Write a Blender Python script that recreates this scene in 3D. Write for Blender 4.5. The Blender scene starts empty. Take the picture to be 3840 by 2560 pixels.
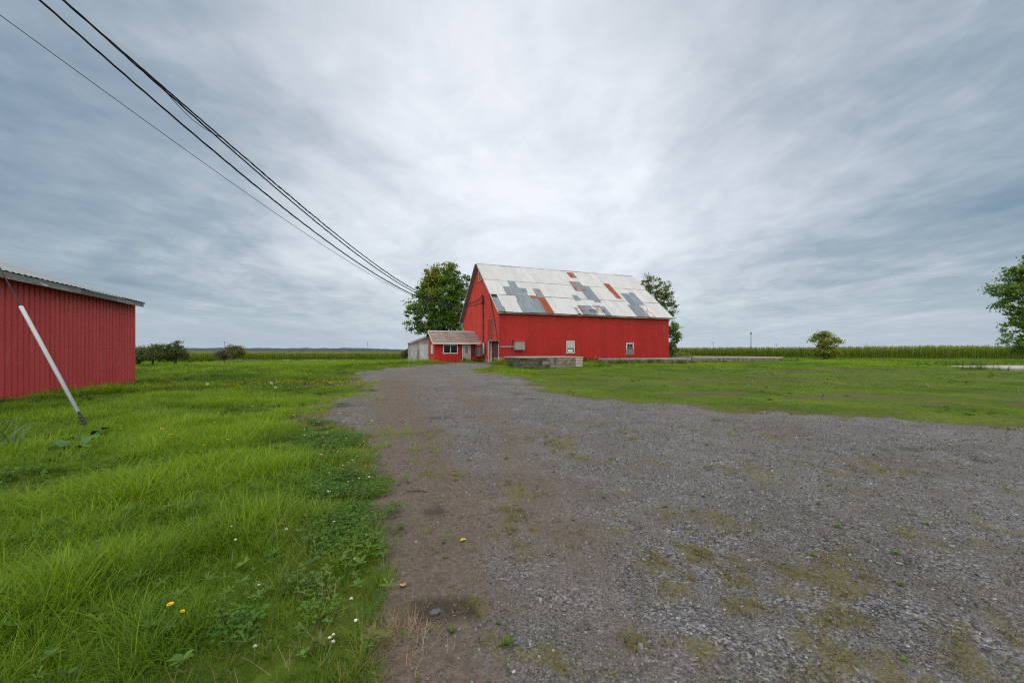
import bpy, math, random
import numpy as np
from mathutils import Vector, Matrix

R = math.radians
rng = np.random.default_rng(11)
random.seed(11)
scene = bpy.context.scene
col = scene.collection

# ------------------------------------------------------------------ camera
CAM_Z = 1.55
cam_d = bpy.data.cameras.new('camera')
cam = bpy.data.objects.new('camera', cam_d)
col.objects.link(cam)
cam.location = (0, 0, CAM_Z)
cam.rotation_euler = (R(90), 0, 0)
cam_d.sensor_width = 36.0
cam_d.lens = 36.0 * 1500 / 3840
cam_d.shift_y = 38 / 3840
cam_d.clip_start = 0.05
cam_d.clip_end = 20000
scene.camera = cam

# ------------------------------------------------------------------ light
SUN_AZ, SUN_EL = R(-170), R(57)      # azimuth from +Y, towards +X positive
sun_dir = Vector((math.sin(SUN_AZ) * math.cos(SUN_EL), math.cos(SUN_AZ) * math.cos(SUN_EL), math.sin(SUN_EL)))
sd = bpy.data.lights.new('sun', 'SUN')
sd.energy = 1.5
sd.angle = R(130)
sd.color = (1.0, 0.95, 0.87)
so = bpy.data.objects.new('sun', sd)
col.objects.link(so)
so.rotation_euler = sun_dir.to_track_quat('Z', 'Y').to_euler()
so.location = (0, 0, 60)

scene.view_settings.view_transform = 'Standard'
scene.view_settings.look = 'None'
scene.view_settings.gamma = 1.0
scene.view_settings.exposure = 1.36
scene.view_settings.use_curve_mapping = False
scene.render.engine = 'CYCLES'
scene.cycles.max_bounces = 4
scene.cycles.diffuse_bounces = 2
scene.cycles.glossy_bounces = 2
scene.cycles.transmission_bounces = 3
scene.cycles.caustics_reflective = False
scene.cycles.caustics_refractive = False
scene.cycles.use_denoising = False
scene.cycles.filter_width = 1.15


def nt_nodes(nt):
    nodes, links = nt.nodes, nt.links

    def N(t, **kw):
        n = nodes.new(t)
        for k, v in kw.items():
            if k.startswith('i_'):
                n.inputs[k[2:].replace('_', ' ')].default_value = v
            else:
                setattr(n, k, v)
        return n

    def L(a, b):
        links.new(a, b)
    return N, L


def build_sky():
    w = bpy.data.worlds.new('World')
    scene.world = w
    w.use_nodes = True
    nt = w.node_tree
    nt.nodes.clear()
    N, L = nt_nodes(nt)

    def math_(op, a, b=None, c=None, clamp=False):
        m = N('ShaderNodeMath', operation=op, use_clamp=clamp)
        for i, v in enumerate((a, b, c)):
            if v is None:
                continue
            if isinstance(v, (int, float)):
                m.inputs[i].default_value = v
            else:
                L(v, m.inputs[i])
        return m.outputs[0]
    out = N('ShaderNodeOutputWorld')
    bg = N('ShaderNodeBackground')
    bg.inputs['Strength'].default_value = 0.1
    L(bg.outputs[0], out.inputs[0])
    sky = N('ShaderNodeTexSky', sky_type='NISHITA')
    sky.sun_disc = False
    sky.sun_elevation = SUN_EL
    sky.sun_rotation = SUN_AZ
    sky.air_density = 1.2
    sky.dust_density = 2.0
    tc = N('ShaderNodeTexCoord')
    sep = N('ShaderNodeSeparateXYZ')
    L(tc.outputs['Generated'], sep.inputs[0])
    z = math_('MAXIMUM', sep.outputs[2], 0.0)
    den = math_('ADD', z, 0.11)
    u = math_('DIVIDE', sep.outputs[0], den)
    v = math_('DIVIDE', sep.outputs[1], den)
    cmb = N('ShaderNodeCombineXYZ')
    L(u, cmb.inputs[0])
    L(v, cmb.inputs[1])

    def noise(scale_xy, rot, sc, det, rough, dist, off):
        mp = N('ShaderNodeMapping')
        mp.inputs['Scale'].default_value = (scale_xy[0], scale_xy[1], 1)
        mp.inputs['Rotation'].default_value = (0, 0, R(rot))
        mp.inputs['Location'].default_value = off
        L(cmb.outputs[0], mp.inputs[0])
        n = N('ShaderNodeTexNoise')
        n.inputs['Scale'].default_value = sc
        n.inputs['Detail'].default_value = det
        n.inputs['Roughness'].default_value = rough
        n.inputs['Distortion'].default_value = dist
        L(mp.outputs[0], n.inputs['Vector'])
        return n.outputs['Fac']
    n1 = noise((1.0, 0.62), 24, 1.15, 8, 0.58, 0.9, (3.1, 1.7, 0))   # streaks
    n2 = noise((1.0, 0.7), -14, 0.5, 3, 0.45, 0.5, (7.3, 2.2, 0))   # broad banks
    n3 = noise((1.0, 0.8), 20, 5.0, 5, 0.6, 0.4, (1.3, 8.2, 0))      # small mottling
    # thinner cloud ahead, where the sky is brightest
    dv = N('ShaderNodeVectorMath', operation='DOT_PRODUCT')
    L(tc.outputs['Generated'], dv.inputs[0])
    dv.inputs[1].default_value = Vector((0.06, 0.90, 0.42)).normalized()
    dot = math_('MAXIMUM', dv.outputs['Value'], 0.0)
    glow = math_('POWER', dot, 6.0)
    s = math_('MULTIPLY', math_('SUBTRACT', n1, 0.5), 0.72)
    s = math_('ADD', s, math_('MULTIPLY', math_('SUBTRACT', n2, 0.5), 0.55))
    s = math_('ADD', s, math_('MULTIPLY', math_('SUBTRACT', n3, 0.5), 0.40))
    s = math_('ADD', s, math_('MULTIPLY', glow, 0.78))
    s = math_('ADD', s, math_('MULTIPLY', z, 0.02))
    s = math_('ADD', s, 0.17, clamp=True)
    ramp = N('ShaderNodeValToRGB')
    e = ramp.color_ramp.elements
    e[0].position = 0.0
    e[0].color = (0.135, 0.205, 0.27, 1)
    e[1].position = 1.0
    e[1].color = (0.77, 0.79, 0.83, 1)
    for p, c in ((0.28, (0.265, 0.325, 0.38, 1)), (0.52, (0.455, 0.495, 0.54, 1)), (0.78, (0.625, 0.655, 0.705, 1))):
        k = ramp.color_ramp.elements.new(p)
        k.color = c
    L(s, ramp.inputs[0])
    # towards the horizon the banks merge into an even blue-grey
    hz = N('ShaderNodeMapRange')
    hz.inputs['From Min'].default_value = 0.0
    hz.inputs['From Max'].default_value = 0.16
    hz.inputs['To Min'].default_value = 0.72
    hz.inputs['To Max'].default_value = 0.0
    hz.interpolation_type = 'SMOOTHSTEP'
    L(sep.outputs[2], hz.inputs['Value'])
    mixh = N('ShaderNodeMixRGB')
    L(hz.outputs[0], mixh.inputs[0])
    L(ramp.outputs[0], mixh.inputs[1])
    mixh.inputs[2].default_value = (0.40, 0.485, 0.575, 1)
    sc = N('ShaderNodeMixRGB', blend_type='MULTIPLY')
    sc.inputs[0].default_value = 1.0
    L(mixh.outputs[0], sc.inputs[1])
    sc.inputs[2].default_value = (4.72, 4.72, 4.72, 1)
    mx = N('ShaderNodeMixRGB')
    mx.inputs[0].default_value = 0.92        # cloud cover over the clear sky
    L(sky.outputs[0], mx.inputs[1])
    L(sc.outputs[0], mx.inputs[2])
    L(mx.outputs[0], bg.inputs['Color'])


build_sky()


# ------------------------------------------------------------------ helpers
def sst(a, b, x):
    t = np.clip((np.asarray(x, float) - a) / (b - a), 0, 1)
    return t * t * (3 - 2 * t)


_perm = np.random.default_rng(5).random((256, 256))


def vnoise(x, y):
    x = np.asarray(x, float)
    y = np.asarray(y, float)
    xi = np.floor(x).astype(int)
    yi = np.floor(y).astype(int)
    fx = x - xi
    fy = y - yi
    fx = fx * fx * (3 - 2 * fx)
    fy = fy * fy * (3 - 2 * fy)
    a = _perm[xi & 255, yi & 255]
    b = _perm[(xi + 1) & 255, yi & 255]
    c = _perm[xi & 255, (yi + 1) & 255]
    d = _perm[(xi + 1) & 255, (yi + 1) & 255]
    return (a * (1 - fx) + b * fx) * (1 - fy) + (c * (1 - fx) + d * fx) * fy


def fbm(x, y, sc=1.0, oct=4, seed=0):
    x = np.asarray(x, float) * sc + seed * 17.3
    y = np.asarray(y, float) * sc + seed * 9.1
    s = 0
    a = 0.5
    t = 0
    for i in range(oct):
        s = s + a * vnoise(x + i * 31.7, y + i * 11.9)
        t += a
        a *= 0.5
        x = x * 2.03
        y = y * 2.03
    return s / t


def gz(x, y):
    """height of the ground"""
    x = np.asarray(x, float)
    y = np.asarray(y, float)
    b = 0.36 * sst(33.5, 42, y) * (1 - sst(60, 85, y)) * sst(-24, -9, x) * (1 - sst(40, 65, x)) * (1 - 0.6 * sst(10, 26, x))
    d = -1.3 * sst(35, 105, y) * (1 - sst(-32, -4, x)) * (1 - 0.3 * sst(300, 900, y))
    m = 0.42 * np.exp(-((x + 0.75) / 1.5) ** 2 - ((y - 38.0) / 1.5) ** 2)
    m = m + 0.22 * np.exp(-((x - 9.0) / 3.0) ** 2 - ((y - 42.2) / 1.3) ** 2)
    m = m + 0.14 * np.exp(-((x + 8.7) / 1.6) ** 2 - ((y - 42.6) / 1.2) ** 2)
    r = np.hypot(x, y)
    n = (fbm(x, y, 0.35, 3, 1) - 0.5) * 0.16 * sst(3, 14, r) * (1 - sst(200, 600, r))
    n = n + (fbm(x, y, 1.3, 3, 2) - 0.5) * 0.05
    return b + d + m + n


def tagp(o, label=None, cat=None, group=None, kind=None):
    if label:
        o['label'] = label
    if cat:
        o['category'] = cat
    if group:
        o['group'] = group
    if kind:
        o['kind'] = kind
    return o


def thing(name, label, cat, loc=(0, 0, 0), rz=0.0, group=None):
    o = bpy.data.objects.new(name, None)
    o.empty_display_size = 0.2
    col.objects.link(o)
    o.location = loc
    o.rotation_euler = (0, 0, rz)
    return tagp(o, label, cat, group)


def link(name, me, parent=None, loc=None, rot=None):
    o = bpy.data.objects.new(name, me)
    col.objects.link(o)
    if parent is not None:
        o.parent = parent
    if loc is not None:
        o.location = loc
    if rot is not None:
        o.rotation_euler = rot
    return o


def np_mesh(name, verts, faces, mats, smooth=False, fattr=None, vattr=None):
    """verts (N,3); faces: (M,k) array of equal-sized polygons"""
    verts = np.asarray(verts, np.float32)
    faces = np.asarray(faces, np.int32)
    me = bpy.data.meshes.new(name)
    me.vertices.add(len(verts))
    me.vertices.foreach_set('co', verts.ravel())
    m, k = faces.shape
    me.loops.add(m * k)
    me.loops.foreach_set('vertex_index', faces.ravel())
    me.polygons.add(m)
    me.polygons.foreach_set('loop_start', np.arange(0, m * k, k, dtype=np.int32))
    me.update(calc_edges=True)
    if smooth:
        me.polygons.foreach_set('use_smooth', np.ones(m, bool))
    for d, dom in ((fattr, 'FACE'), (vattr, 'POINT')):
        for nm, arr in (d or {}).items():
            a = me.attributes.new(nm, 'FLOAT', dom)
            a.data.foreach_set('value', np.asarray(arr, np.float32))
    for mt in (mats if isinstance(mats, (list, tuple)) else [mats]):
        me.materials.append(mt)
    return me


class MB:
    def __init__(self):
        self.v = []
        self.f = []

    def box(self, x0, x1, y0, y1, z0, z1):
        n = len(self.v)
        self.v += [(x0, y0, z0), (x1, y0, z0), (x1, y1, z0), (x0, y1, z0), (x0, y0, z1), (x1, y0, z1), (x1, y1, z1), (x0, y1, z1)]
        self.f += [tuple(n + i for i in q) for q in ((3, 2, 1, 0), (4, 5, 6, 7), (0, 1, 5, 4), (1, 2, 6, 5), (2, 3, 7, 6), (3, 0, 4, 7))]
        return self

    def bar(self, a, b, w, h, up=(0, 0, 1)):
        a, b = Vector(a), Vector(b)
        d = (b - a).normalized()
        s = d.cross(Vector(up)).normalized() * (w / 2)
        t = s.cross(d).normalized() * (h / 2)
        n = len(self.v)
        for p in (a, b):
            for q in (-s - t, s - t, s + t, -s + t):
                self.v.append(tuple(p + q))
        self.f += [tuple(n + i for i in q) for q in ((0, 1, 2, 3), (7, 6, 5, 4), (0, 4, 5, 1), (1, 5, 6, 2), (2, 6, 7, 3), (3, 7, 4, 0))]
        return self

    def prism(self, pts, f):
        """closed polygon extruded: f(p, 0) and f(p, 1) give the two ends"""
        n = len(self.v)
        k = len(pts)
        self.v += [tuple(f(p, 0)) for p in pts] + [tuple(f(p, 1)) for p in pts]
        self.f.append(tuple(n + i for i in range(k))[::-1])
        self.f.append(tuple(n + k + i for i in range(k)))
        for i in range(k):
            j = (i + 1) % k
            self.f.append((n + i, n + j, n + k + j, n + k + i))
        return self

    def tube(self, pts, rad, n=6, cap=True):
        pts = [Vector(p) for p in pts]
        if not hasattr(rad, '__len__'):
            rad = [rad] * len(pts)
        base = len(self.v)
        ref = Vector((0.31, 0.17, 0.93))
        for i, p in enumerate(pts):
            d = (pts[min(i + 1, len(pts) - 1)] - pts[max(i - 1, 0)])
            if d.length < 1e-9:
                d = Vector((0, 0, 1))
            d.normalize()
            if abs(d.dot(ref)) > 0.97:
                ref = Vector((0.9, 0.3, 0.1))
            s = d.cross(ref).normalized()
            t = d.cross(s)
            for k in range(n):
                a = 2 * math.pi * k / n
                self.v.append(tuple(p + (s * math.cos(a) + t * math.sin(a)) * rad[i]))
        for i in range(len(pts) - 1):
            for k in range(n):
                a = base + i * n + k
                b = base + i * n + (k + 1) % n
                self.f.append((a, b, b + n, a + n))
        if cap:
            self.f.append(tuple(base + k for k in range(n)))
            e = base + (len(pts) - 1) * n
            self.f.append(tuple(e + k for k in range(n))[::-1])
        return self

    def mesh(self, name, mat, smooth=False):
        me = bpy.data.meshes.new(name)
        me.from_pydata(self.v, [], self.f)
        me.materials.append(mat)
        if smooth:
            me.polygons.foreach_set('use_smooth', np.ones(len(me.polygons), bool))
        me.update()
        return me

    def build(self, name, mat, parent=None, smooth=False, loc=None, rot=None):
        return link(name, self.mesh(name, mat, smooth), parent, loc, rot)


# ------------------------------------------------------------------ materials
def new_mat(name):
    m = bpy.data.materials.new(name)
    m.use_nodes = True
    nt = m.node_tree
    nt.nodes.clear()
    N, L = nt_nodes(nt)
    out = N('ShaderNodeOutputMaterial')
    p = N('ShaderNodeBsdfPrincipled')
    L(p.outputs[0], out.inputs[0])
    return m, N, L, p, out


def ramp_node(N, cols):
    r = N('ShaderNodeValToRGB')
    e = r.color_ramp.elements
    e[0].position = cols[0][0]
    e[0].color = (*cols[0][1], 1)
    e[1].position = cols[-1][0]
    e[1].color = (*cols[-1][1], 1)
    for p, c in cols[1:-1]:
        k = e.new(p)
        k.color = (*c, 1)
    return r


def noise_node(N, L, coord, scale=(1, 1, 1), sc=5, det=6, rough=0.6, dist=0.0):
    mp = N('ShaderNodeMapping')
    mp.inputs['Scale'].default_value = scale
    L(coord, mp.inputs[0])
    n = N('ShaderNodeTexNoise')
    n.inputs['Scale'].default_value = sc
    n.inputs['Detail'].default_value = det
    n.inputs['Roughness'].default_value = rough
    n.inputs['Distortion'].default_value = dist
    L(mp.outputs[0], n.inputs['Vector'])
    return n


def mix(N, L, f, a, b, mode='MIX'):
    m = N('ShaderNodeMixRGB', blend_type=mode)
    for i, v in enumerate((f, a, b)):
        if isinstance(v, (int, float)):
            m.inputs[i].default_value = v
        elif isinstance(v, tuple):
            m.inputs[i].default_value = (*v, 1)
        else:
            L(v, m.inputs[i])
    return m.outputs[0]


def pm(name, layers, rough=0.75, bump=0.0, bump_sc=30, obj_var=0.0, metallic=0.0, bump_scale=(1, 1, 1), spec=0.3):
    """layered procedural: first layer is a ramp over noise; later layers are mixed in by their own noise mask.
    layer = dict(cols=[(pos,col)..], sc, scale, det, mask=(lo,hi,sc,scale))"""
    m, N, L, p, out = new_mat(name)
    tc = N('ShaderNodeTexCoord')
    oi = N('ShaderNodeObjectInfo')
    add = N('ShaderNodeVectorMath', operation='ADD')
    L(tc.outputs['Object'], add.inputs[0])
    sv = N('ShaderNodeVectorMath', operation='SCALE')
    L(oi.outputs['Location'], sv.inputs[0])
    sv.inputs['Scale'].default_value = 1.37
    L(sv.outputs[0], add.inputs[1])
    co = add.outputs[0]
    cur = None
    for ly in layers:
        n = noise_node(N, L, co, ly.get('scale', (1, 1, 1)), ly.get('sc', 5), ly.get('det', 6), ly.get('rough', 0.6), ly.get('dist', 0))
        r = ramp_node(N, ly['cols'])
        L(n.outputs['Fac'], r.inputs[0])
        c = r.outputs[0]
        if cur is None:
            cur = c
        else:
            lo, hi, ms, mscale = ly['mask']
            mn = noise_node(N, L, co, mscale, ms, 7, 0.65)
            mr = N('ShaderNodeMapRange')
            mr.inputs['From Min'].default_value = lo
            mr.inputs['From Max'].default_value = hi
            L(mn.outputs['Fac'], mr.inputs['Value'])
            cur = mix(N, L, mr.outputs[0], cur, c)
    if obj_var:
        mr = N('ShaderNodeMapRange')
        mr.inputs['To Min'].default_value = 1 - obj_var
        mr.inputs['To Max'].default_value = 1 + obj_var
        L(oi.outputs['Random'], mr.inputs['Value'])
        hs = N('ShaderNodeHueSaturation')
        L(mr.outputs[0], hs.inputs['Value'])
        L(cur, hs.inputs['Color'])
        cur = hs.outputs[0]
    L(cur, p.inputs['Base Color'])
    p.inputs['Roughness'].default_value = rough
    p.inputs['Metallic'].default_value = metallic
    p.inputs['Specular IOR Level'].default_value = spec
    if bump:
        bn = noise_node(N, L, co, bump_scale, bump_sc, 6, 0.7)
        b = N('ShaderNodeBump')
        b.inputs['Strength'].default_value = bump
        b.inputs['Distance'].default_value = 0.02
        L(bn.outputs['Fac'], b.inputs['Height'])
        L(b.outputs[0], p.inputs['Normal'])
    return m


MT = {}
MT['red_metal'] = pm('red_painted_steel', [
    dict(cols=[(0.3, (0.325, 0.018, 0.015)), (0.7, (0.385, 0.027, 0.021))], sc=0.7, scale=(1, 1, 0.35)),
    dict(cols=[(0.3, (0.40, 0.06, 0.048)), (0.7, (0.44, 0.08, 0.062))], sc=3, mask=(0.60, 0.85, 0.9, (1, 1, 0.25))),
    dict(cols=[(0.3, (0.28, 0.018, 0.016)), (0.7, (0.33, 0.026, 0.022))], sc=2, mask=(0.60, 0.78, 2.2, (2.0, 2.0, 0.10)))],
    rough=0.6, bump=0.05, bump_sc=18, obj_var=0.06, spec=0.2)
MT['red_gable_lit'] = pm('lit_red_gable_boards', [  # lighter copy of the barn red; the gable's stronger light is in the colour
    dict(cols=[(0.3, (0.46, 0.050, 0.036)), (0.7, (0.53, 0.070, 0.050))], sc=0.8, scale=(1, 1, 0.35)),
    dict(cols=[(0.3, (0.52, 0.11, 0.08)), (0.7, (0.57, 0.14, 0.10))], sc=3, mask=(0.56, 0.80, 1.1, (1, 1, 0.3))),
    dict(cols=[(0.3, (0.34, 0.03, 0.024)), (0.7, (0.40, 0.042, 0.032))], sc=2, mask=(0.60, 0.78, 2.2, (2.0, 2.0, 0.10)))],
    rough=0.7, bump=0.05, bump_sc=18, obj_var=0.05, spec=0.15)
MT['red_shed'] = pm('red_shed_steel', [
    dict(cols=[(0.3, (0.46, 0.056, 0.054)), (0.7, (0.53, 0.075, 0.072))], sc=0.9, scale=(1, 1, 0.35)),
    dict(cols=[(0.3, (0.50, 0.115, 0.11)), (0.7, (0.56, 0.145, 0.14))], sc=3, mask=(0.58, 0.82, 1.4, (1, 1, 0.3))),
    dict(cols=[(0.3, (0.55, 0.45, 0.42)), (0.7, (0.6, 0.5, 0.48))], sc=3, mask=(0.70, 0.73, 9, (1, 1, 0.6)))],
    rough=0.6, bump=0.05, bump_sc=14, obj_var=0.04, spec=0.2)
MT['red_board'] = pm('red_painted_boards', [
    dict(cols=[(0.3, (0.40, 0.013, 0.014)), (0.7, (0.47, 0.022, 0.02))], sc=1.2, scale=(3, 3, 0.4)),
    dict(cols=[(0.3, (0.16, 0.016, 0.015)), (0.7, (0.22, 0.03, 0.028))], sc=3, mask=(0.55, 0.75, 3.0, (3, 3, 0.25)))],
    rough=0.65, bump=0.1, bump_sc=20, obj_var=0.05)
MT['old_red_wood'] = pm('worn_dark_red_wood', [
    dict(cols=[(0.3, (0.09, 0.022, 0.018)), (0.7, (0.15, 0.035, 0.028))], sc=2, scale=(3, 3, 0.4)),
    dict(cols=[(0.3, (0.17, 0.12, 0.10)), (0.7, (0.24, 0.18, 0.15))], sc=4, mask=(0.58, 0.74, 4, (4, 4, 0.3)))],
    rough=0.85, bump=0.2, bump_sc=24)
MT['roof_white'] = pm('white_painted_roof', [
    dict(cols=[(0.3, (0.41, 0.405, 0.40)), (0.7, (0.49, 0.485, 0.48))], sc=1.1, scale=(1.6, 0.5, 1)),
    dict(cols=[(0.3, (0.46, 0.39, 0.385)), (0.7, (0.50, 0.425, 0.42))], sc=2, mask=(0.58, 0.85, 0.9, (1.8, 0.4, 1))),
    dict(cols=[(0.3, (0.34, 0.355, 0.355)), (0.7, (0.40, 0.41, 0.40))], sc=3, mask=(0.55, 0.78, 1.8, (2.5, 0.3, 1))),
    dict(cols=[(0.3, (0.30, 0.14, 0.09)), (0.7, (0.36, 0.2, 0.14))], sc=4, mask=(0.71, 0.76, 3.0, (3, 0.5, 1)))],
    rough=0.55, bump=0.06, bump_sc=12, obj_var=0.05, spec=0.35)
MT['roof_grey'] = pm('bare_galvanised_sheet', [
    dict(cols=[(0.3, (0.115, 0.145, 0.170)), (0.7, (0.175, 0.21, 0.235))], sc=1.4, scale=(2.2, 0.5, 1)),
    dict(cols=[(0.3, (0.20, 0.225, 0.24)), (0.7, (0.25, 0.27, 0.28))], sc=3, mask=(0.56, 0.75, 1.8, (2.5, 0.4, 1))),
    dict(cols=[(0.3, (0.13, 0.075, 0.06)), (0.7, (0.2, 0.11, 0.09))], sc=5, mask=(0.66, 0.74, 1.7, (1.6, 0.8, 1)))],
    rough=0.5, bump=0.06, bump_sc=12, obj_var=0.12, metallic=0.0, spec=0.3)
MT['roof_grey_rust'] = pm('rusting_galvanised_sheet', [
    dict(cols=[(0.3, (0.135, 0.15, 0.17)), (0.7, (0.19, 0.205, 0.225))], sc=1.4, scale=(2.2, 0.5, 1)),
    dict(cols=[(0.3, (0.19, 0.045, 0.02)), (0.7, (0.27, 0.085, 0.04))], sc=5, mask=(0.52, 0.62, 1.3, (1.2, 0.8, 1)))],
    rough=0.6, bump=0.08, bump_sc=14, obj_var=0.1, metallic=0.1)
MT['roof_rust'] = pm('rusted_roof_sheet', [
    dict(cols=[(0.3, (0.19, 0.042, 0.016)), (0.6, (0.27, 0.065, 0.024)), (0.8, (0.31, 0.09, 0.04))], sc=2.2, scale=(2, 0.8, 1)),
    dict(cols=[(0.3, (0.11, 0.035, 0.022)), (0.7, (0.15, 0.05, 0.03))], sc=5, mask=(0.55, 0.72, 3, (2, 0.5, 1))),
    dict(cols=[(0.3, (0.45, 0.42, 0.40)), (0.7, (0.5, 0.48, 0.46))], sc=5, mask=(0.72, 0.74, 2.2, (1.3, 1, 1)))],
    rough=0.85, bump=0.12, bump_sc=16, obj_var=0.12)
MT['roof_peel'] = pm('peeling_white_sheet', [
    dict(cols=[(0.3, (0.58, 0.55, 0.54)), (0.7, (0.66, 0.63, 0.62))], sc=2),
    dict(cols=[(0.3, (0.20, 0.15, 0.14)), (0.7, (0.32, 0.20, 0.17))], sc=5, mask=(0.47, 0.53, 2.5, (2.2, 0.5, 1)))],
    rough=0.7, bump=0.08, obj_var=0.05)
MT['porch_roof'] = pm('faded_red_grey_roof', [
    dict(cols=[(0.3, (0.17, 0.155, 0.135)), (0.7, (0.24, 0.22, 0.195))], sc=2.5, scale=(2, 0.8, 1)),
    dict(cols=[(0.3, (0.20, 0.05, 0.045)), (0.7, (0.25, 0.08, 0.07))], sc=4, mask=(0.50, 0.60, 2.0, (2.5, 0.7, 1)))],
    rough=0.75, bump=0.08, obj_var=0.10)
MT['old_metal'] = pm('weathered_grey_roof', [
    dict(cols=[(0.3, (0.20, 0.22, 0.235)), (0.7, (0.28, 0.30, 0.315))], sc=1.2, scale=(0.6, 2, 1)),
    dict(cols=[(0.3, (0.25, 0.25, 0.25)), (0.7, (0.33, 0.33, 0.32))], sc=4, mask=(0.58, 0.75, 3, (1, 1, 1)))],
    rough=0.5, bump=0.05, obj_var=0.06, metallic=0.1)
MT['grey_wood'] = pm('weathered_grey_wood', [
    dict(cols=[(0.3, (0.10, 0.098, 0.09)), (0.5, (0.17, 0.165, 0.15)), (0.75, (0.26, 0.25, 0.235))], sc=2, scale=(6, 0.5, 6), det=8),
    dict(cols=[(0.3, (0.05, 0.05, 0.045)), (0.7, (0.09, 0.085, 0.075))], sc=4, mask=(0.6, 0.72, 3, (4, 0.6, 4)))],
    rough=0.9, bump=0.3, bump_sc=10, bump_scale=(6, 0.6, 6))
MT['fascia_paint'] = pm('peeling_white_on_grey_wood', [
    dict(cols=[(0.3, (0.16, 0.158, 0.145)), (0.5, (0.25, 0.245, 0.23)), (0.75, (0.36, 0.35, 0.33))], sc=2, scale=(6, 0.5, 6), det=8),
    dict(cols=[(0.3, (0.50, 0.55, 0.52)), (0.7, (0.62, 0.66, 0.63))], sc=4, mask=(0.60, 0.63, 1.6, (3, 0.5, 3)))],
    rough=0.9, bump=0.3, bump_sc=10, bump_scale=(6, 0.6, 6))
MT['eave_wood'] = pm('mossy_eave_wood', [
    dict(cols=[(0.3, (0.09, 0.085, 0.06)), (0.5, (0.20, 0.19, 0.15)), (0.75, (0.40, 0.39, 0.33))], sc=2, scale=(0.5, 4, 4), det=8),
    dict(cols=[(0.3, (0.07, 0.08, 0.025)), (0.7, (0.12, 0.13, 0.04))], sc=5, mask=(0.56, 0.66, 1.2, (1, 2, 2)))],
    rough=0.9, bump=0.2, bump_sc=14)
MT['soffit'] = pm('grey_soffit_boards', [dict(cols=[(0.3, (0.22, 0.205, 0.195)), (0.7, (0.33, 0.31, 0.295))], sc=2, scale=(3, 0.6, 0.6))], rough=0.85, bump=0.1)
MT['white_paint'] = pm('worn_white_paint', [
    dict(cols=[(0.3, (0.55, 0.54, 0.50)), (0.7, (0.68, 0.67, 0.63))], sc=3),
    dict(cols=[(0.3, (0.28, 0.27, 0.24)), (0.7, (0.38, 0.36, 0.32))], sc=6, mask=(0.56, 0.7, 4, (3, 3, 0.6)))],
    rough=0.7, bump=0.1)
MT['white_board'] = pm('weathered_whitewashed_boards', [
    dict(cols=[(0.3, (0.30, 0.30, 0.29)), (0.7, (0.46, 0.46, 0.45))], sc=2.5, scale=(5, 5, 0.4), det=8),
    dict(cols=[(0.3, (0.14, 0.13, 0.12)), (0.7, (0.21, 0.20, 0.18))], sc=5, mask=(0.50, 0.66, 2.2, (4, 4, 0.5)))],
    rough=0.88, bump=0.2, bump_sc=14, obj_var=0.16)
MT['white_door'] = pm('pale_blue_white_door_paint', [dict(cols=[(0.3, (0.52, 0.57, 0.61)), (0.7, (0.60, 0.65, 0.69))], sc=2)], rough=0.5, bump=0.03)
MT['beige_door'] = pm('dirty_beige_door', [
    dict(cols=[(0.3, (0.33, 0.30, 0.235)), (0.7, (0.42, 0.385, 0.315))], sc=2, scale=(1, 1, 0.5)),
    dict(cols=[(0.3, (0.2, 0.16, 0.11)), (0.7, (0.27, 0.225, 0.16))], sc=5, mask=(0.52, 0.75, 1.6, (1.5, 1, 0.6)))], rough=0.7, bump=0.05)
MT['grey_board'] = pm('grey_boarding', [
    dict(cols=[(0.3, (0.21, 0.205, 0.18)), (0.7, (0.30, 0.29, 0.26))], sc=3),
    dict(cols=[(0.3, (0.12, 0.115, 0.10)), (0.7, (0.17, 0.165, 0.14))], sc=5, mask=(0.58, 0.72, 3, (1, 1, 1)))], rough=0.85, bump=0.12)
MT['pale_board'] = pm('pale_window_board', [
    dict(cols=[(0.3, (0.37, 0.37, 0.35)), (0.7, (0.46, 0.455, 0.44))], sc=4)], rough=0.8, bump=0.05)
MT['white_pipe'] = pm('white_plastic_pipe', [dict(cols=[(0.3, (0.34, 0.36, 0.38)), (0.7, (0.42, 0.44, 0.46))], sc=2)], rough=0.4, spec=0.45)
MT['dark_metal'] = pm('dark_steel', [dict(cols=[(0.3, (0.035, 0.034, 0.034)), (0.7, (0.07, 0.066, 0.062))], sc=12)], rough=0.6, bump=0.1, metallic=0.4)
MT['mast'] = pm('brown_painted_conduit', [dict(cols=[(0.3, (0.06, 0.012, 0.011)), (0.7, (0.11, 0.022, 0.018))], sc=4)], rough=0.6)
MT['cable'] = pm('black_cable', [dict(cols=[(0.3, (0.012, 0.012, 0.013)), (0.7, (0.022, 0.022, 0.024))], sc=4)], rough=0.6)
MT['bare_wire'] = pm('bare_aluminium_wire', [dict(cols=[(0.3, (0.10, 0.10, 0.10)), (0.7, (0.17, 0.17, 0.17))], sc=4)], rough=0.5, metallic=0.3)
MT['silver'] = pm('dull_galvanised_tank', [
    dict(cols=[(0.3, (0.22, 0.235, 0.25)), (0.7, (0.42, 0.44, 0.46))], sc=3, scale=(2, 2, 0.7))], rough=0.4, metallic=0.4, bump=0.1)
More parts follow.
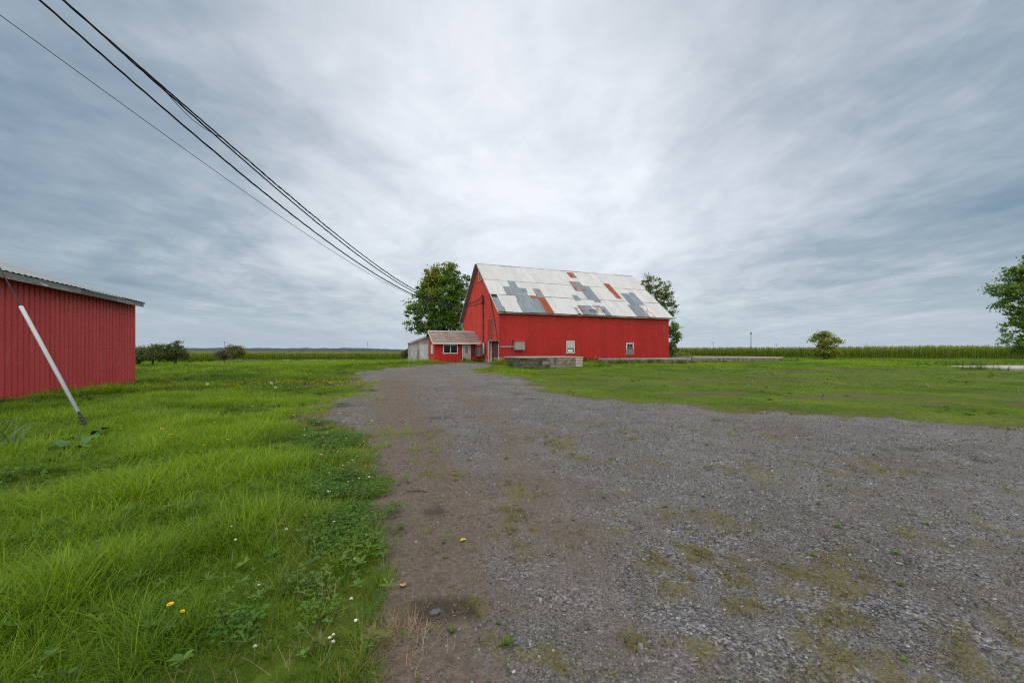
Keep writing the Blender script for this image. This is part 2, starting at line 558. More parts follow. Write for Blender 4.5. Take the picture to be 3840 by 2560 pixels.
MT['concrete'] = pm('old_stained_concrete', [
    dict(cols=[(0.25, (0.11, 0.090, 0.066)), (0.5, (0.205, 0.172, 0.132)), (0.75, (0.31, 0.27, 0.215))], sc=1.6, det=9, rough=0.7),
    dict(cols=[(0.3, (0.035, 0.036, 0.025)), (0.7, (0.07, 0.068, 0.05))], sc=5, mask=(0.54, 0.70, 1.3, (1, 1, 0.9))),
    dict(cols=[(0.3, (0.26, 0.245, 0.21)), (0.7, (0.33, 0.31, 0.27))], sc=6, mask=(0.63, 0.74, 3.5, (1, 1, 1)))],
    rough=0.95, bump=0.8, bump_sc=9, obj_var=0.10)
MT['concrete_pale'] = pm('pale_cast_concrete', [
    dict(cols=[(0.25, (0.29, 0.265, 0.22)), (0.75, (0.42, 0.39, 0.335))], sc=1.6, det=9, rough=0.7),
    dict(cols=[(0.3, (0.10, 0.10, 0.085)), (0.7, (0.15, 0.145, 0.12))], sc=5, mask=(0.60, 0.72, 1.7, (1, 1, 0.6)))],
    rough=0.95, bump=0.35, bump_sc=14)
MT['bark'] = pm('bark', [dict(cols=[(0.3, (0.045, 0.038, 0.03)), (0.7, (0.10, 0.088, 0.075))], sc=6, scale=(3, 3, 0.6))], rough=0.95, bump=0.6, bump_sc=12)
MT['pole_wood'] = pm('grey_pole_wood', [dict(cols=[(0.3, (0.07, 0.065, 0.06)), (0.7, (0.12, 0.11, 0.10))], sc=3, scale=(4, 4, 0.4))], rough=0.9)
MT['tower'] = pm('grey_steel_tower', [dict(cols=[(0.3, (0.13, 0.14, 0.155)), (0.7, (0.17, 0.18, 0.195))], sc=1)], rough=0.6)
MT['dark_interior'] = pm('dark_timber', [dict(cols=[(0.3, (0.03, 0.026, 0.022)), (0.7, (0.06, 0.05, 0.042))], sc=3)], rough=0.95)


def glass_mat():
    m, N, L, p, out = new_mat('window_glass')
    p.inputs['Base Color'].default_value = (0.006, 0.007, 0.008, 1)
    p.inputs['Roughness'].default_value = 0.06
    p.inputs['Specular IOR Level'].default_value = 0.3
    tc = N('ShaderNodeTexCoord')
    n = noise_node(N, L, tc.outputs['Object'], (1, 1, 1), 3.0, 2, 0.5)
    b = N('ShaderNodeBump')
    b.inputs['Strength'].default_value = 0.06
    L(n.outputs['Fac'], b.inputs['Height'])
    L(b.outputs[0], p.inputs['Normal'])
    return m


MT['glass'] = glass_mat()


def foliage_mat(name, dark, light, accent=None, trans=0.35, inst=False, rough=0.6, spec=0.25):
    """leaf material: 'tint' (0..1) picks the hue, 'accent' mixes autumn colour"""
    m, N, L, p, out = new_mat(name)
    at = N('ShaderNodeAttribute', attribute_name='tint')
    at.attribute_type = 'INSTANCER' if inst else 'GEOMETRY'
    oi = N('ShaderNodeObjectInfo')
    if inst:
        bl = N('ShaderNodeAttribute', attribute_name='bt')      # per-blade variation in the clump mesh
        ad = N('ShaderNodeMath', operation='MULTIPLY_ADD')
        L(bl.outputs['Fac'], ad.inputs[0])
        ad.inputs[1].default_value = 0.45
        sb = N('ShaderNodeMath', operation='SUBTRACT')
        L(at.outputs['Fac'], sb.inputs[0])
        sb.inputs[1].default_value = 0.22
        L(sb.outputs[0], ad.inputs[2])
        ad.use_clamp = True
        fac = ad.outputs[0]
    else:
        fac = at.outputs['Fac']
    c = mix(N, L, fac, dark, light)
    if accent:
        ac = N('ShaderNodeAttribute', attribute_name='accent')
        ac.attribute_type = 'INSTANCER' if inst else 'GEOMETRY'
        c = mix(N, L, ac.outputs['Fac'], c, accent)
    L(c, p.inputs['Base Color'])
    p.inputs['Roughness'].default_value = rough
    p.inputs['Specular IOR Level'].default_value = spec
    tr = N('ShaderNodeBsdfTranslucent')
    hs = N('ShaderNodeHueSaturation')
    hs.inputs['Value'].default_value = 1.25
    hs.inputs['Hue'].default_value = 0.492
    L(c, hs.inputs['Color'])
    L(hs.outputs[0], tr.inputs['Color'])
    mx = N('ShaderNodeMixShader')
    mx.inputs[0].default_value = trans
    L(p.outputs[0], mx.inputs[1])
    L(tr.outputs[0], mx.inputs[2])
    L(mx.outputs[0], out.inputs[0])
    return m


MT['grass'] = foliage_mat('grass_blades', (0.023, 0.078, 0.004), (0.188, 0.305, 0.008), (0.29, 0.23, 0.08), trans=0.4, inst=True)
MT['clover'] = foliage_mat('clover_leaves', (0.035, 0.10, 0.010), (0.12, 0.23, 0.025), (0.2, 0.16, 0.06), trans=0.3, inst=True)
MT['weed'] = foliage_mat('weed_leaves', (0.030, 0.085, 0.012), (0.12, 0.21, 0.03), (0.2, 0.15, 0.05), trans=0.3, inst=True)
MT['moss'] = foliage_mat('moss_sprigs', (0.05, 0.055, 0.012), (0.15, 0.14, 0.03), (0.17, 0.09, 0.04), trans=0.2, inst=True)
MT['straw'] = foliage_mat('dry_straw', (0.17, 0.12, 0.07), (0.36, 0.27, 0.16), None, trans=0.2, inst=True)
MT['corn'] = foliage_mat('corn_leaves', (0.065, 0.14, 0.010), (0.24, 0.34, 0.028), (0.40, 0.33, 0.07), trans=0.35, inst=True, rough=0.45)
MT['tassel'] = foliage_mat('corn_tassels', (0.22, 0.19, 0.06), (0.38, 0.31, 0.11), None, trans=0.3, inst=True)
MT['yellow_flower'] = pm('yellow_petals', [dict(cols=[(0.3, (0.68, 0.42, 0.01)), (0.7, (0.78, 0.52, 0.02))], sc=30)], rough=0.7)
MT['white_flower'] = pm('white_petals', [dict(cols=[(0.3, (0.62, 0.58, 0.52)), (0.7, (0.75, 0.72, 0.68))], sc=30)], rough=0.8)
MT['stone'] = None

# ------------------------------------------------------------------ ground and drive
DRIVE = np.array([(-0.75, -6.0), (-0.72, 1.2), (-0.72, 1.9), (-0.84, 2.3), (-0.92, 2.75), (-1.20, 3.3), (-1.35, 3.9), (-1.62, 4.7),
                  (-2.15, 5.7), (-2.95, 7.2), (-3.95, 8.9), (-5.2, 11.0), (-5.75, 13.2), (-5.6, 15.6), (-6.6, 17.8), (-8.2, 20.5),
                  (-10.6, 26.5), (-11.9, 32.5), (-11.0, 37.0), (-8.2, 38.0), (-7.3, 41.0), (-6.6, 43.8), (-2.4, 42.9),
                  (-2.0, 39.6), (-2.2, 36.4), (-3.0, 33.2), (-1.9, 29.5), (-0.6, 27.6), (0.4, 25.2), (0.9, 21.6), (0.9, 17.4), (1.3, 15.6), (2.2, 13.8), (4.3, 12.2),
                  (6.1, 10.8), (8.3, 9.8), (11.0, 8.7), (16.0, 6.9), (25.0, 3.2), (40.0, -3.0), (40.0, -6.0)])


def poly_sdf(px, py, P):
    """signed distance to a closed polygon, positive inside"""
    px = np.asarray(px, float)
    py = np.asarray(py, float)
    d = np.full(px.shape, 1e9)
    ins = np.zeros(px.shape, bool)
    n = len(P)
    for i in range(n):
        ax, ay = P[i]
        bx, by = P[(i + 1) % n]
        ex, ey = bx - ax, by - ay
        t = np.clip(((px - ax) * ex + (py - ay) * ey) / (ex * ex + ey * ey), 0, 1)
        d = np.minimum(d, np.hypot(px - ax - t * ex, py - ay - t * ey))
        c = ((ay > py) != (by > py)) & (px < (bx - ax) * (py - ay) / (by - ay + 1e-12) + ax)
        ins ^= c
    return np.where(ins, d, -d)


def drive_d(x, y):
    r = np.hypot(x, y)
    s = poly_sdf(x, y, DRIVE)
    amp = 0.30 + 0.05 * np.clip(r, 0, 30)
    far = sst(5, 14, r)
    s = s + (fbm(x, y, 0.22, 3, 6) - 0.5) * 2.2 * far * sst(-1, 3, x) + (fbm(x, y, 0.6, 3, 5) - 0.5) * 1.6 * far
    return s + (fbm(x, y, 0.9, 4, 7) - 0.5) * amp * 1.3 + (fbm(x, y, 5.0, 3, 8) - 0.5) * 0.35 + (fbm(x, y, 2.3, 4, 9) - 0.5) * 1.5 * far


def line_d(x, y, pts):
    d = np.full(np.shape(x), 1e9)
    for (ax, ay), (bx, by) in zip(pts[:-1], pts[1:]):
        ex, ey = bx - ax, by - ay
        t = np.clip(((x - ax) * ex + (y - ay) * ey) / (ex * ex + ey * ey), 0, 1)
        d = np.minimum(d, np.hypot(x - ax - t * ex, y - ay - t * ey))
    return d


TRACK = [(-0.45, 0.0), (-0.45, 1.6), (-0.62, 2.7), (-1.05, 4.6), (-2.1, 7.8), (-3.6, 12.6), (-4.9, 17.0), (-6.6, 22.0), (-8.0, 30.0)]
TRACK2 = [(0.55, 1.0), (0.5, 2.4), (0.25, 4.4), (-0.35, 8.0), (-1.3, 13.0), (-2.2, 18.0), (-3.6, 25.0)]
MOSS = [(-0.18, 3.95, 0.34, 1.1), (-0.1, 3.3, 0.3, 0.7), (-0.95, 5.1, 0.3, 0.45), (-0.28, 2.55, 0.22, 0.28), (0.15, 2.1, 0.45, 0.35), (0.75, 2.0, 0.35, 0.6),
        (0.9, 4.2, 0.5, 0.9), (1.6, 3.6, 0.6, 0.7), (0.6, 7.0, 0.6, 1.4), (2.3, 5.3, 1.2, 0.5), (2.2, 2.4, 0.6, 0.8), (1.5, 8.5, 1.5, 0.6),
        (3.6, 7.6, 1.2, 0.35), (4.6, 5.2, 1.1, 0.4), (1.3, 2.6, 0.4, 0.4), (-1.6, 7.4, 0.25, 0.3), (3.4, 3.4, 0.8, 0.5), (-4.4, 12.0, 0.8, 1.6), (-4.6, 9.6, 0.6, 0.7), (-3.2, 7.3, 0.4, 0.6)]
WET = [(-0.42, 2.42, 0.22, 0.18), (-0.78, 3.9, 0.16, 0.22), (-1.6, 9.2, 0.5, 0.5), (0.15, 14.6, 0.62, 0.42), (-0.7, 16.4, 0.75, 0.35), (0.95, 13.0, 0.5, 0.28),
       (-2.6, 21.5, 1.5, 0.7), (4.7, 9.0, 0.5, 0.22), (6.0, 6.2, 0.5, 0.15), (6.6, 5.5, 0.35, 0.12), (-4.7, 11.2, 0.9, 0.6), (2.0, 27.0, 0.9, 0.4)]
SOIL = [(27.5, 31.6, 5.0, 1.7), (21.0, 30.4, 2.6, 1.0), (17.5, 30.0, 1.6, 0.8), (18.0, 26.5, 1.8, 0.5), (-7.9, 18.6, 1.5, 2.0), (-4.6, 9.6, 0.9, 1.2), (12.5, 13.8, 2.8, 0.5), (7.0, 15.0, 1.7, 0.5),
        (16.0, 12.0, 3.0, 0.7), (9.5, 19.5, 2.0, 0.6), (1.5, 19.5, 1.4, 0.9), (14.0, 22.0, 2.6, 0.5)]


def spots(x, y, L):
    s = np.zeros(np.shape(x))
    wx = (fbm(x, y, 1.6, 4, 21) - 0.5) * 2.6
    wy = (fbm(x, y, 1.6, 4, 22) - 0.5) * 2.6
    for cx, cy, rx, ry in L:
        s = np.maximum(s, np.exp(-((x - cx) / rx + wx) ** 2 * 1.2 - ((y - cy) / ry + wy) ** 2 * 1.2))
    return s


def moss_f(x, y):
    n = fbm(x, y, 1.8, 4, 31)
    f = sst(0.30, 0.95, spots(x, y, MOSS) + (n - 0.5) * 1.9 + 0.12)
    return np.clip(f * sst(0.36, 0.62, fbm(x, y, 7.0, 3, 32)) * 1.1 + 0.25 * sst(0.55, 0.7, fbm(x, y, 3.0, 4, 33)), 0, 1)


def track_f(x, y):
    w = 0.55 + 0.03 * np.clip(np.asarray(y), 0, 30)
    t1 = np.exp(-(line_d(x, y, TRACK) / w) ** 2)
    t2 = 0.55 * np.exp(-(line_d(x, y, TRACK2) / (w * 0.7)) ** 2)
    fade = 1 - 0.4 * sst(9, 24, y)
    return np.clip(np.maximum(t1, t2) * 1.15 * fade + (fbm(x, y, 1.1, 4, 41) - 0.5) * 0.95 + 0.05, 0, 1)


def soil_f(x, y):
    e = np.exp(-(np.clip(-drive_d(x, y), -0.3, 9) / 0.55) ** 2) * sst(0.46, 0.60, fbm(x, y, 1.4, 4, 53)) * sst(4, 9, np.hypot(x, y))
    return np.clip(0.85 * e + sst(0.22, 0.6, spots(x * 0.3, y * 0.3, [tuple(0.3 * q for q in t) for t in SOIL]) + (fbm(x, y, 0.8, 4, 51) - 0.5) * 0.5), 0, 1)


def worn_f(x, y):
    """short, thin, browned turf: along the drive and in patches on the right-hand lawn"""
    d = drive_d(x, y)
    e = 1 - sst(0.0, 0.9 + 0.06 * np.clip(np.hypot(x, y), 0, 40), -d)
    n = fbm(x, y, 0.28, 4, 61)
    right = sst(0, 4, x) * (1 - sst(26, 36, y)) * sst(0.40, 0.60, fbm(x, y, 0.45, 5, 61))
    left = sst(0.62, 0.72, fbm(x, y, 0.6, 3, 62)) * 0.2
    return np.clip(np.maximum(e * (0.55 + 0.45 * n), np.maximum(right, left * (x < 0))), 0, 1)


def polar_grid():
    fr = np.radians(np.arange(-66, 66.01, 0.42))
    bk = np.radians(np.arange(70, 290, 4.0))
    th = np.concatenate([fr, bk])
    rr = np.concatenate([[0.35], 0.7 * 1.033 ** np.arange(0, 286)])
    return th, rr


TH, RR = polar_grid()
nt_, nr_ = len(TH), len(RR)
GX = (np.sin(TH)[None, :] * RR[:, None])
GY = (np.cos(TH)[None, :] * RR[:, None])
GZ = gz(GX, GY)
ii, jj = np.meshgrid(np.arange(nr_ - 1), np.arange(nt_), indexing='ij')
j2 = (jj + 1) % nt_
QUADS = np.stack([ii * nt_ + jj, (ii + 1) * nt_ + jj, (ii + 1) * nt_ + j2, ii * nt_ + j2], -1).reshape(-1, 4)


def ground_mat():
    m, N, L, p, out = new_mat('turf_ground')
    ge = N('ShaderNodeNewGeometry')
    co = ge.outputs['Position']
    n1 = noise_node(N, L, co, (1, 1, 1), 0.35, 6, 0.6)
    r1 = ramp_node(N, [(0.3, (0.032, 0.062, 0.004)), (0.5, (0.062, 0.105, 0.008)), (0.72, (0.115, 0.155, 0.015))])
    L(n1.outputs['Fac'], r1.inputs[0])
    n2 = noise_node(N, L, co, (1, 1, 1), 9.0, 6, 0.7)
    r2 = ramp_node(N, [(0.3, (0.5, 0.5, 0.5)), (0.7, (1.35, 1.3, 1.2))])
    L(n2.outputs['Fac'], r2.inputs[0])
    c = mix(N, L, 1.0, r1.outputs[0], r2.outputs[0], 'MULTIPLY')
    n3 = noise_node(N, L, co, (1, 1, 1), 14, 6, 0.7)
    r3 = ramp_node(N, [(0.3, (0.055, 0.038, 0.026)), (0.55, (0.095, 0.068, 0.048)), (0.75, (0.19, 0.145, 0.095))])
    L(n3.outputs['Fac'], r3.inputs[0])
    so_ = N('ShaderNodeAttribute', attribute_name='soil')
    c = mix(N, L, so_.outputs['Fac'], c, r3.outputs[0])
    wo = N('ShaderNodeAttribute', attribute_name='worn')
    r4 = ramp_node(N, [(0.3, (0.055, 0.080, 0.012)), (0.55, (0.10, 0.115, 0.024)), (0.8, (0.155, 0.145, 0.045))])
    L(n3.outputs['Fac'], r4.inputs[0])
    wm = N('ShaderNodeMath', operation='MULTIPLY')
    L(wo.outputs['Fac'], wm.inputs[0])
    wm.inputs[1].default_value = 0.5
    c = mix(N, L, wm.outputs[0], c, r4.outputs[0])
    L(c, p.inputs['Base Color'])
    p.inputs['Roughness'].default_value = 1.0
    p.inputs['Specular IOR Level'].default_value = 0.1
    b = N('ShaderNodeBump')
    b.inputs['Strength'].default_value = 0.6
    b.inputs['Distance'].default_value = 0.03
    L(n2.outputs['Fac'], b.inputs['Height'])
    L(b.outputs[0], p.inputs['Normal'])
    return m


def gravel_mat():
    m, N, L, p, out = new_mat('gravel_and_dirt')
    ge = N('ShaderNodeNewGeometry')
    co = ge.outputs['Position']

    def vor(sc, feat='F1'):
        v = N('ShaderNodeTexVoronoi', feature=feat)
        v.inputs['Scale'].default_value = sc
        v.inputs['Randomness'].default_value = 1.0
        L(co, v.inputs['Vector'])
        return v
    v1 = vor(72)
    v2 = vor(140)
    r1 = ramp_node(N, [(0.0, (0.036, 0.035, 0.036)), (0.45, (0.112, 0.111, 0.116)), (0.8, (0.20, 0.199, 0.208)), (1.0, (0.34, 0.335, 0.33))])
    sp = N('ShaderNodeSeparateColor')
    L(v1.outputs['Color'], sp.inputs[0])
    L(sp.outputs[0], r1.inputs[0])
    sp2 = N('ShaderNodeSeparateColor')
    L(v2.outputs['Color'], sp2.inputs[0])
    r2 = ramp_node(N, [(0.0, (0.034, 0.032, 0.031)), (0.5, (0.116, 0.108, 0.103)), (1.0, (0.225, 0.21, 0.20))])
    L(sp2.outputs[0], r2.inputs[0])
    n0 = noise_node(N, L, co, (1, 1, 1), 2.3, 5, 0.65)
    mr = N('ShaderNodeMapRange')
    mr.inputs['From Min'].default_value = 0.42
    mr.inputs['From Max'].default_value = 0.6
    L(n0.outputs['Fac'], mr.inputs['Value'])
    grav = mix(N, L, mr.outputs[0], r2.outputs[0], r1.outputs[0])
    # large tonal drift
    n5 = noise_node(N, L, co, (1, 1, 1), 0.45, 5, 0.6)
    r5 = ramp_node(N, [(0.3, (0.84, 0.78, 0.71)), (0.7, (1.15, 1.14, 1.15))])
    L(n5.outputs['Fac'], r5.inputs[0])
    grav = mix(N, L, 1.0, grav, r5.outputs[0], 'MULTIPLY')
    # packed earth in the wheel tracks
    n3 = noise_node(N, L, co, (1, 1, 1), 26, 6, 0.75)
    r3 = ramp_node(N, [(0.28, (0.062, 0.047, 0.037)), (0.5, (0.125, 0.096, 0.078)), (0.74, (0.20, 0.16, 0.132))])
    L(n3.outputs['Fac'], r3.inputs[0])
    dirt = N('ShaderNodeAttribute', attribute_name='dirt')
    dm = N('ShaderNodeMath', operation='MULTIPLY_ADD', use_clamp=True)
    L(n3.outputs['Fac'], dm.inputs[0])
    dm.inputs[1].default_value = 0.9
    ds = N('ShaderNodeMath', operation='MULTIPLY_ADD')
    L(dirt.outputs['Fac'], ds.inputs[0])
    ds.inputs[1].default_value = 1.25
    ds.inputs[2].default_value = -0.62
    L(ds.outputs[0], dm.inputs[2])
    c = mix(N, L, dm.outputs[0], grav, r3.outputs[0])
    # low moss and dead sprigs
    mo = N('ShaderNodeAttribute', attribute_name='moss')
    n4 = noise_node(N, L, co, (1, 1, 1), 52, 6, 0.8)
    mm = N('ShaderNodeMath', operation='MULTIPLY_ADD', use_clamp=True)
    L(n4.outputs['Fac'], mm.inputs[0])
    mm.inputs[1].default_value = 3.4
    ms = N('ShaderNodeMath', operation='MULTIPLY_ADD')
    L(mo.outputs['Fac'], ms.inputs[0])
    ms.inputs[1].default_value = 1.0
    ms.inputs[2].default_value = -2.05
    L(ms.outputs[0], mm.inputs[2])
    r6 = ramp_node(N, [(0.3, (0.075, 0.062, 0.024)), (0.6, (0.15, 0.132, 0.042)), (0.8, (0.21, 0.19, 0.06))])
    L(n4.outputs['Fac'], r6.inputs[0])
    c = mix(N, L, mm.outputs[0], c, r6.outputs[0])
    we = N('ShaderNodeAttribute', attribute_name='wet')
    c = mix(N, L, we.outputs['Fac'], c, (0.030, 0.023, 0.019))
    L(c, p.inputs['Base Color'])
    wr = N('ShaderNodeMapRange')
    wr.inputs['To Min'].default_value = 0.95
    wr.inputs['To Max'].default_value = 0.55
    L(we.outputs['Fac'], wr.inputs['Value'])
    L(wr.outputs[0], p.inputs['Roughness'])
    p.inputs['Specular IOR Level'].default_value = 0.2
    hgt = N('ShaderNodeMath', operation='MULTIPLY_ADD')
    L(v1.outputs['Distance'], hgt.inputs[0])
    hgt.inputs[1].default_value = -0.55
    L(n3.outputs['Fac'], hgt.inputs[2])
    b = N('ShaderNodeBump')
    b.inputs['Strength'].default_value = 1.0
    b.inputs['Distance'].default_value = 0.016
    L(hgt.outputs[0], b.inputs['Height'])
    L(b.outputs[0], p.inputs['Normal'])
    return m


SOILV = soil_f(GX, GY) * (np.hypot(GX, GY) < 80)
WORNV = worn_f(GX, GY) * (1 - sst(60, 90, np.hypot(GX, GY)))
me = np_mesh('ground', np.stack([GX, GY, GZ], -1).reshape(-1, 3), QUADS[:, ::-1], ground_mat(), smooth=True,
             vattr={'soil': SOILV.ravel(), 'worn': WORNV.ravel()})
tagp(link('ground', me), 'rough green lawn and flat farmland', kind='structure')

DD = drive_d(GX, GY)
rmax = int(np.searchsorted(RR, 48))
sub = (ii < rmax).reshape(-1)
vmax = DD.ravel()[QUADS].max(1)
q = QUADS[sub & (vmax > -0.45)]
used = np.unique(q)
remap = np.full(nr_ * nt_, -1)
remap[used] = np.arange(len(used))
dx, dy, dz_ = GX.ravel()[used], GY.ravel()[used], GZ.ravel()[used]
dd = DD.ravel()[used]
trk = track_f(dx, dy)
dirt = np.clip(np.maximum(trk, 1 - sst(0.1, 0.6, dd)), 0, 1)
rut = -0.018 * track_f(dx, dy)
zz = dz_ + np.clip(dd * 0.12, -0.05, 0.03) + rut * sst(0.1, 0.4, dd) + (fbm(dx, dy, 9, 3, 71) - 0.5) * 0.012
me = np_mesh('gravel_drive', np.stack([dx, dy, zz], -1), remap[q][:, ::-1], gravel_mat(), smooth=True,
             vattr={'dirt': dirt, 'moss': moss_f(dx, dy), 'wet': np.clip(sst(0.45, 0.85, spots(dx, dy, WET)), 0, 1) * 0.8})
tagp(link('gravel_drive', me), 'grey gravel yard and drive with brown wheel tracks', kind='structure')


def drive_z(x, y):
    d = drive_d(x, y)
    return gz(x, y) + np.clip(d * 0.12, -0.05, 0.03) - 0.018 * track_f(x, y) * sst(0.1, 0.4, d)


def Z(x, y):
    """top of whatever lies at x, y"""
    return float(np.maximum(gz(x, y), drive_z(x, y)))


# far wooded hills, left of the barn
def hills():
    m = pm('hazed_wooded_hillside', [dict(cols=[(0.3, (0.030, 0.046, 0.046)), (0.7, (0.055, 0.078, 0.074))], sc=0.02)], rough=1.0)  # distance haze put into the woods' own bluish-dark colour
    xs = np.linspace(-6200, 900, 620)
    prof = [(0.0, 0.0), (0.12, 0.75), (0.45, 1.0), (0.8, 0.7), (1.0, 0.0)]
    base = 4200
    hgt = 24 * (1 - sst(-1900, -900, xs)) * (0.75 + 0.5 * fbm(xs, xs * 0, 0.0016, 3, 3)) + 17 * (1 - sst(-300, 700, xs))
    hgt = hgt * (0.8 + 0.4 * fbm(xs, xs * 0, 0.02, 2, 4)) + 3.5 * fbm(xs, xs * 0, 0.09, 2, 5) * (1 - sst(200, 900, xs))
    v = []
    for t, h in prof:
        v.append(np.stack([xs, base + 900 * t + 0 * xs, -3 + hgt * h + (rng.random(len(xs)) * 3.5 if 0 < t < 1 else 0)], -1))
    v = np.concatenate(v)
    n = len(xs)
    f = []
    for k in range(len(prof) - 1):
        a = np.arange(n - 1) + k * n
        f.append(np.stack([a, a + 1, a + n + 1, a + n], -1))
    tagp(link('hills', np_mesh('hills', v, np.concatenate(f), m)), 'low dark wooded ridge along the far horizon', kind='structure')


hills()

# pale field lane in front of the far corn
lx = np.linspace(-96, -52, 60)
ly = 128 + 3.5 * np.sin(lx * 0.08)
v = np.concatenate([np.stack([lx, ly + o, gz(lx, ly + o) + 0.05], -1) for o in (0, 2.4, 4.6)])
n = len(lx)
a = np.arange(n - 1)
f = np.concatenate([np.stack([a + k * n, a + 1 + k * n, a + n + 1 + k * n, a + n + k * n], -1) for k in (0, 1)])
MT['lane'] = pm('pale_earth', [dict(cols=[(0.3, (0.20, 0.17, 0.12)), (0.7, (0.32, 0.28, 0.21))], sc=0.8)], rough=1.0)
tagp(link('field_lane', np_mesh('field_lane', v, f, MT['lane'])), 'pale earth lane in front of the far corn', kind='structure')

# ------------------------------------------------------------------ buildings
TH_B = math.atan2(0.358, 0.934)            # heading of the farm buildings
BL = Vector((math.cos(TH_B), math.sin(TH_B), 0))
BG = Vector((-math.sin(TH_B), math.cos(TH_B), 0))
BARN0 = Vector((-1.253, 40.0, 0.0))
BARN_L, BARN_W = 21.24, 14.7


def bw(x, y, z=0.0):
    """barn frame to world"""
    return BARN0 + BL * x + BG * y + Vector((0, 0, z))


def rib_profile(w, pitch, kind='rib', h=0.028):
    """(distance along, outward offset) points across one sheet"""
    pts = []
    n = max(1, int(round(w / pitch)))
    p = w / n
    for i in range(n):
        a = i * p
        if kind == 'rib':
            pts += [(a, 0), (a + p * 0.60, 0), (a + p * 0.70, h), (a + p * 0.86, h), (a + p * 0.96, 0)]
        elif kind == 'groove':
            pts += [(a, h), (a + p * 0.60, h), (a + p * 0.68, 0), (a + p * 0.88, 0), (a + p * 0.96, h)]
        else:
            pts += [(a, 0), (a + p * 0.25, h * 0.5), (a + p * 0.5, h), (a + p * 0.75, h * 0.5)]
    pts.append((w, pts[0][1]))
    return pts


def strip_mesh(name, prof, mat, lo, hi, place, rows=1):
    """lo(a)/hi(a): ends of the strip at distance a; place(a, out, t) -> xyz"""
    v = []
    for k in range(rows + 1):
        for a, o in prof:
            t = lo(a) + (hi(a) - lo(a)) * k / rows
            v.append(place(a, o, t))
    n = len(prof)
    f = []
    for k in range(rows):
        for i in range(n - 1):
            f.append((k * n + i, k * n + i + 1, (k + 1) * n + i + 1, (k + 1) * n + i))
    me = bpy.data.meshes.new(name)
    me.from_pydata(v, [], f)
    me.materials.append(mat)
    me.update()
    return me


MT['lap'] = pm('rust_and_shade_lap', [dict(cols=[(0.3, (0.13, 0.085, 0.075)), (0.7, (0.24, 0.19, 0.175))], sc=3)], rough=0.8)
MT['brown_wood'] = pm('weathered_brown_wood', [
    dict(cols=[(0.3, (0.085, 0.05, 0.04)), (0.7, (0.16, 0.105, 0.085))], sc=2, scale=(3, 3, 0.4)),
    dict(cols=[(0.3, (0.2, 0.17, 0.14)), (0.7, (0.28, 0.24, 0.2))], sc=4, mask=(0.58, 0.74, 4, (4, 4, 0.3)))], rough=0.9, bump=0.2, bump_sc=24)


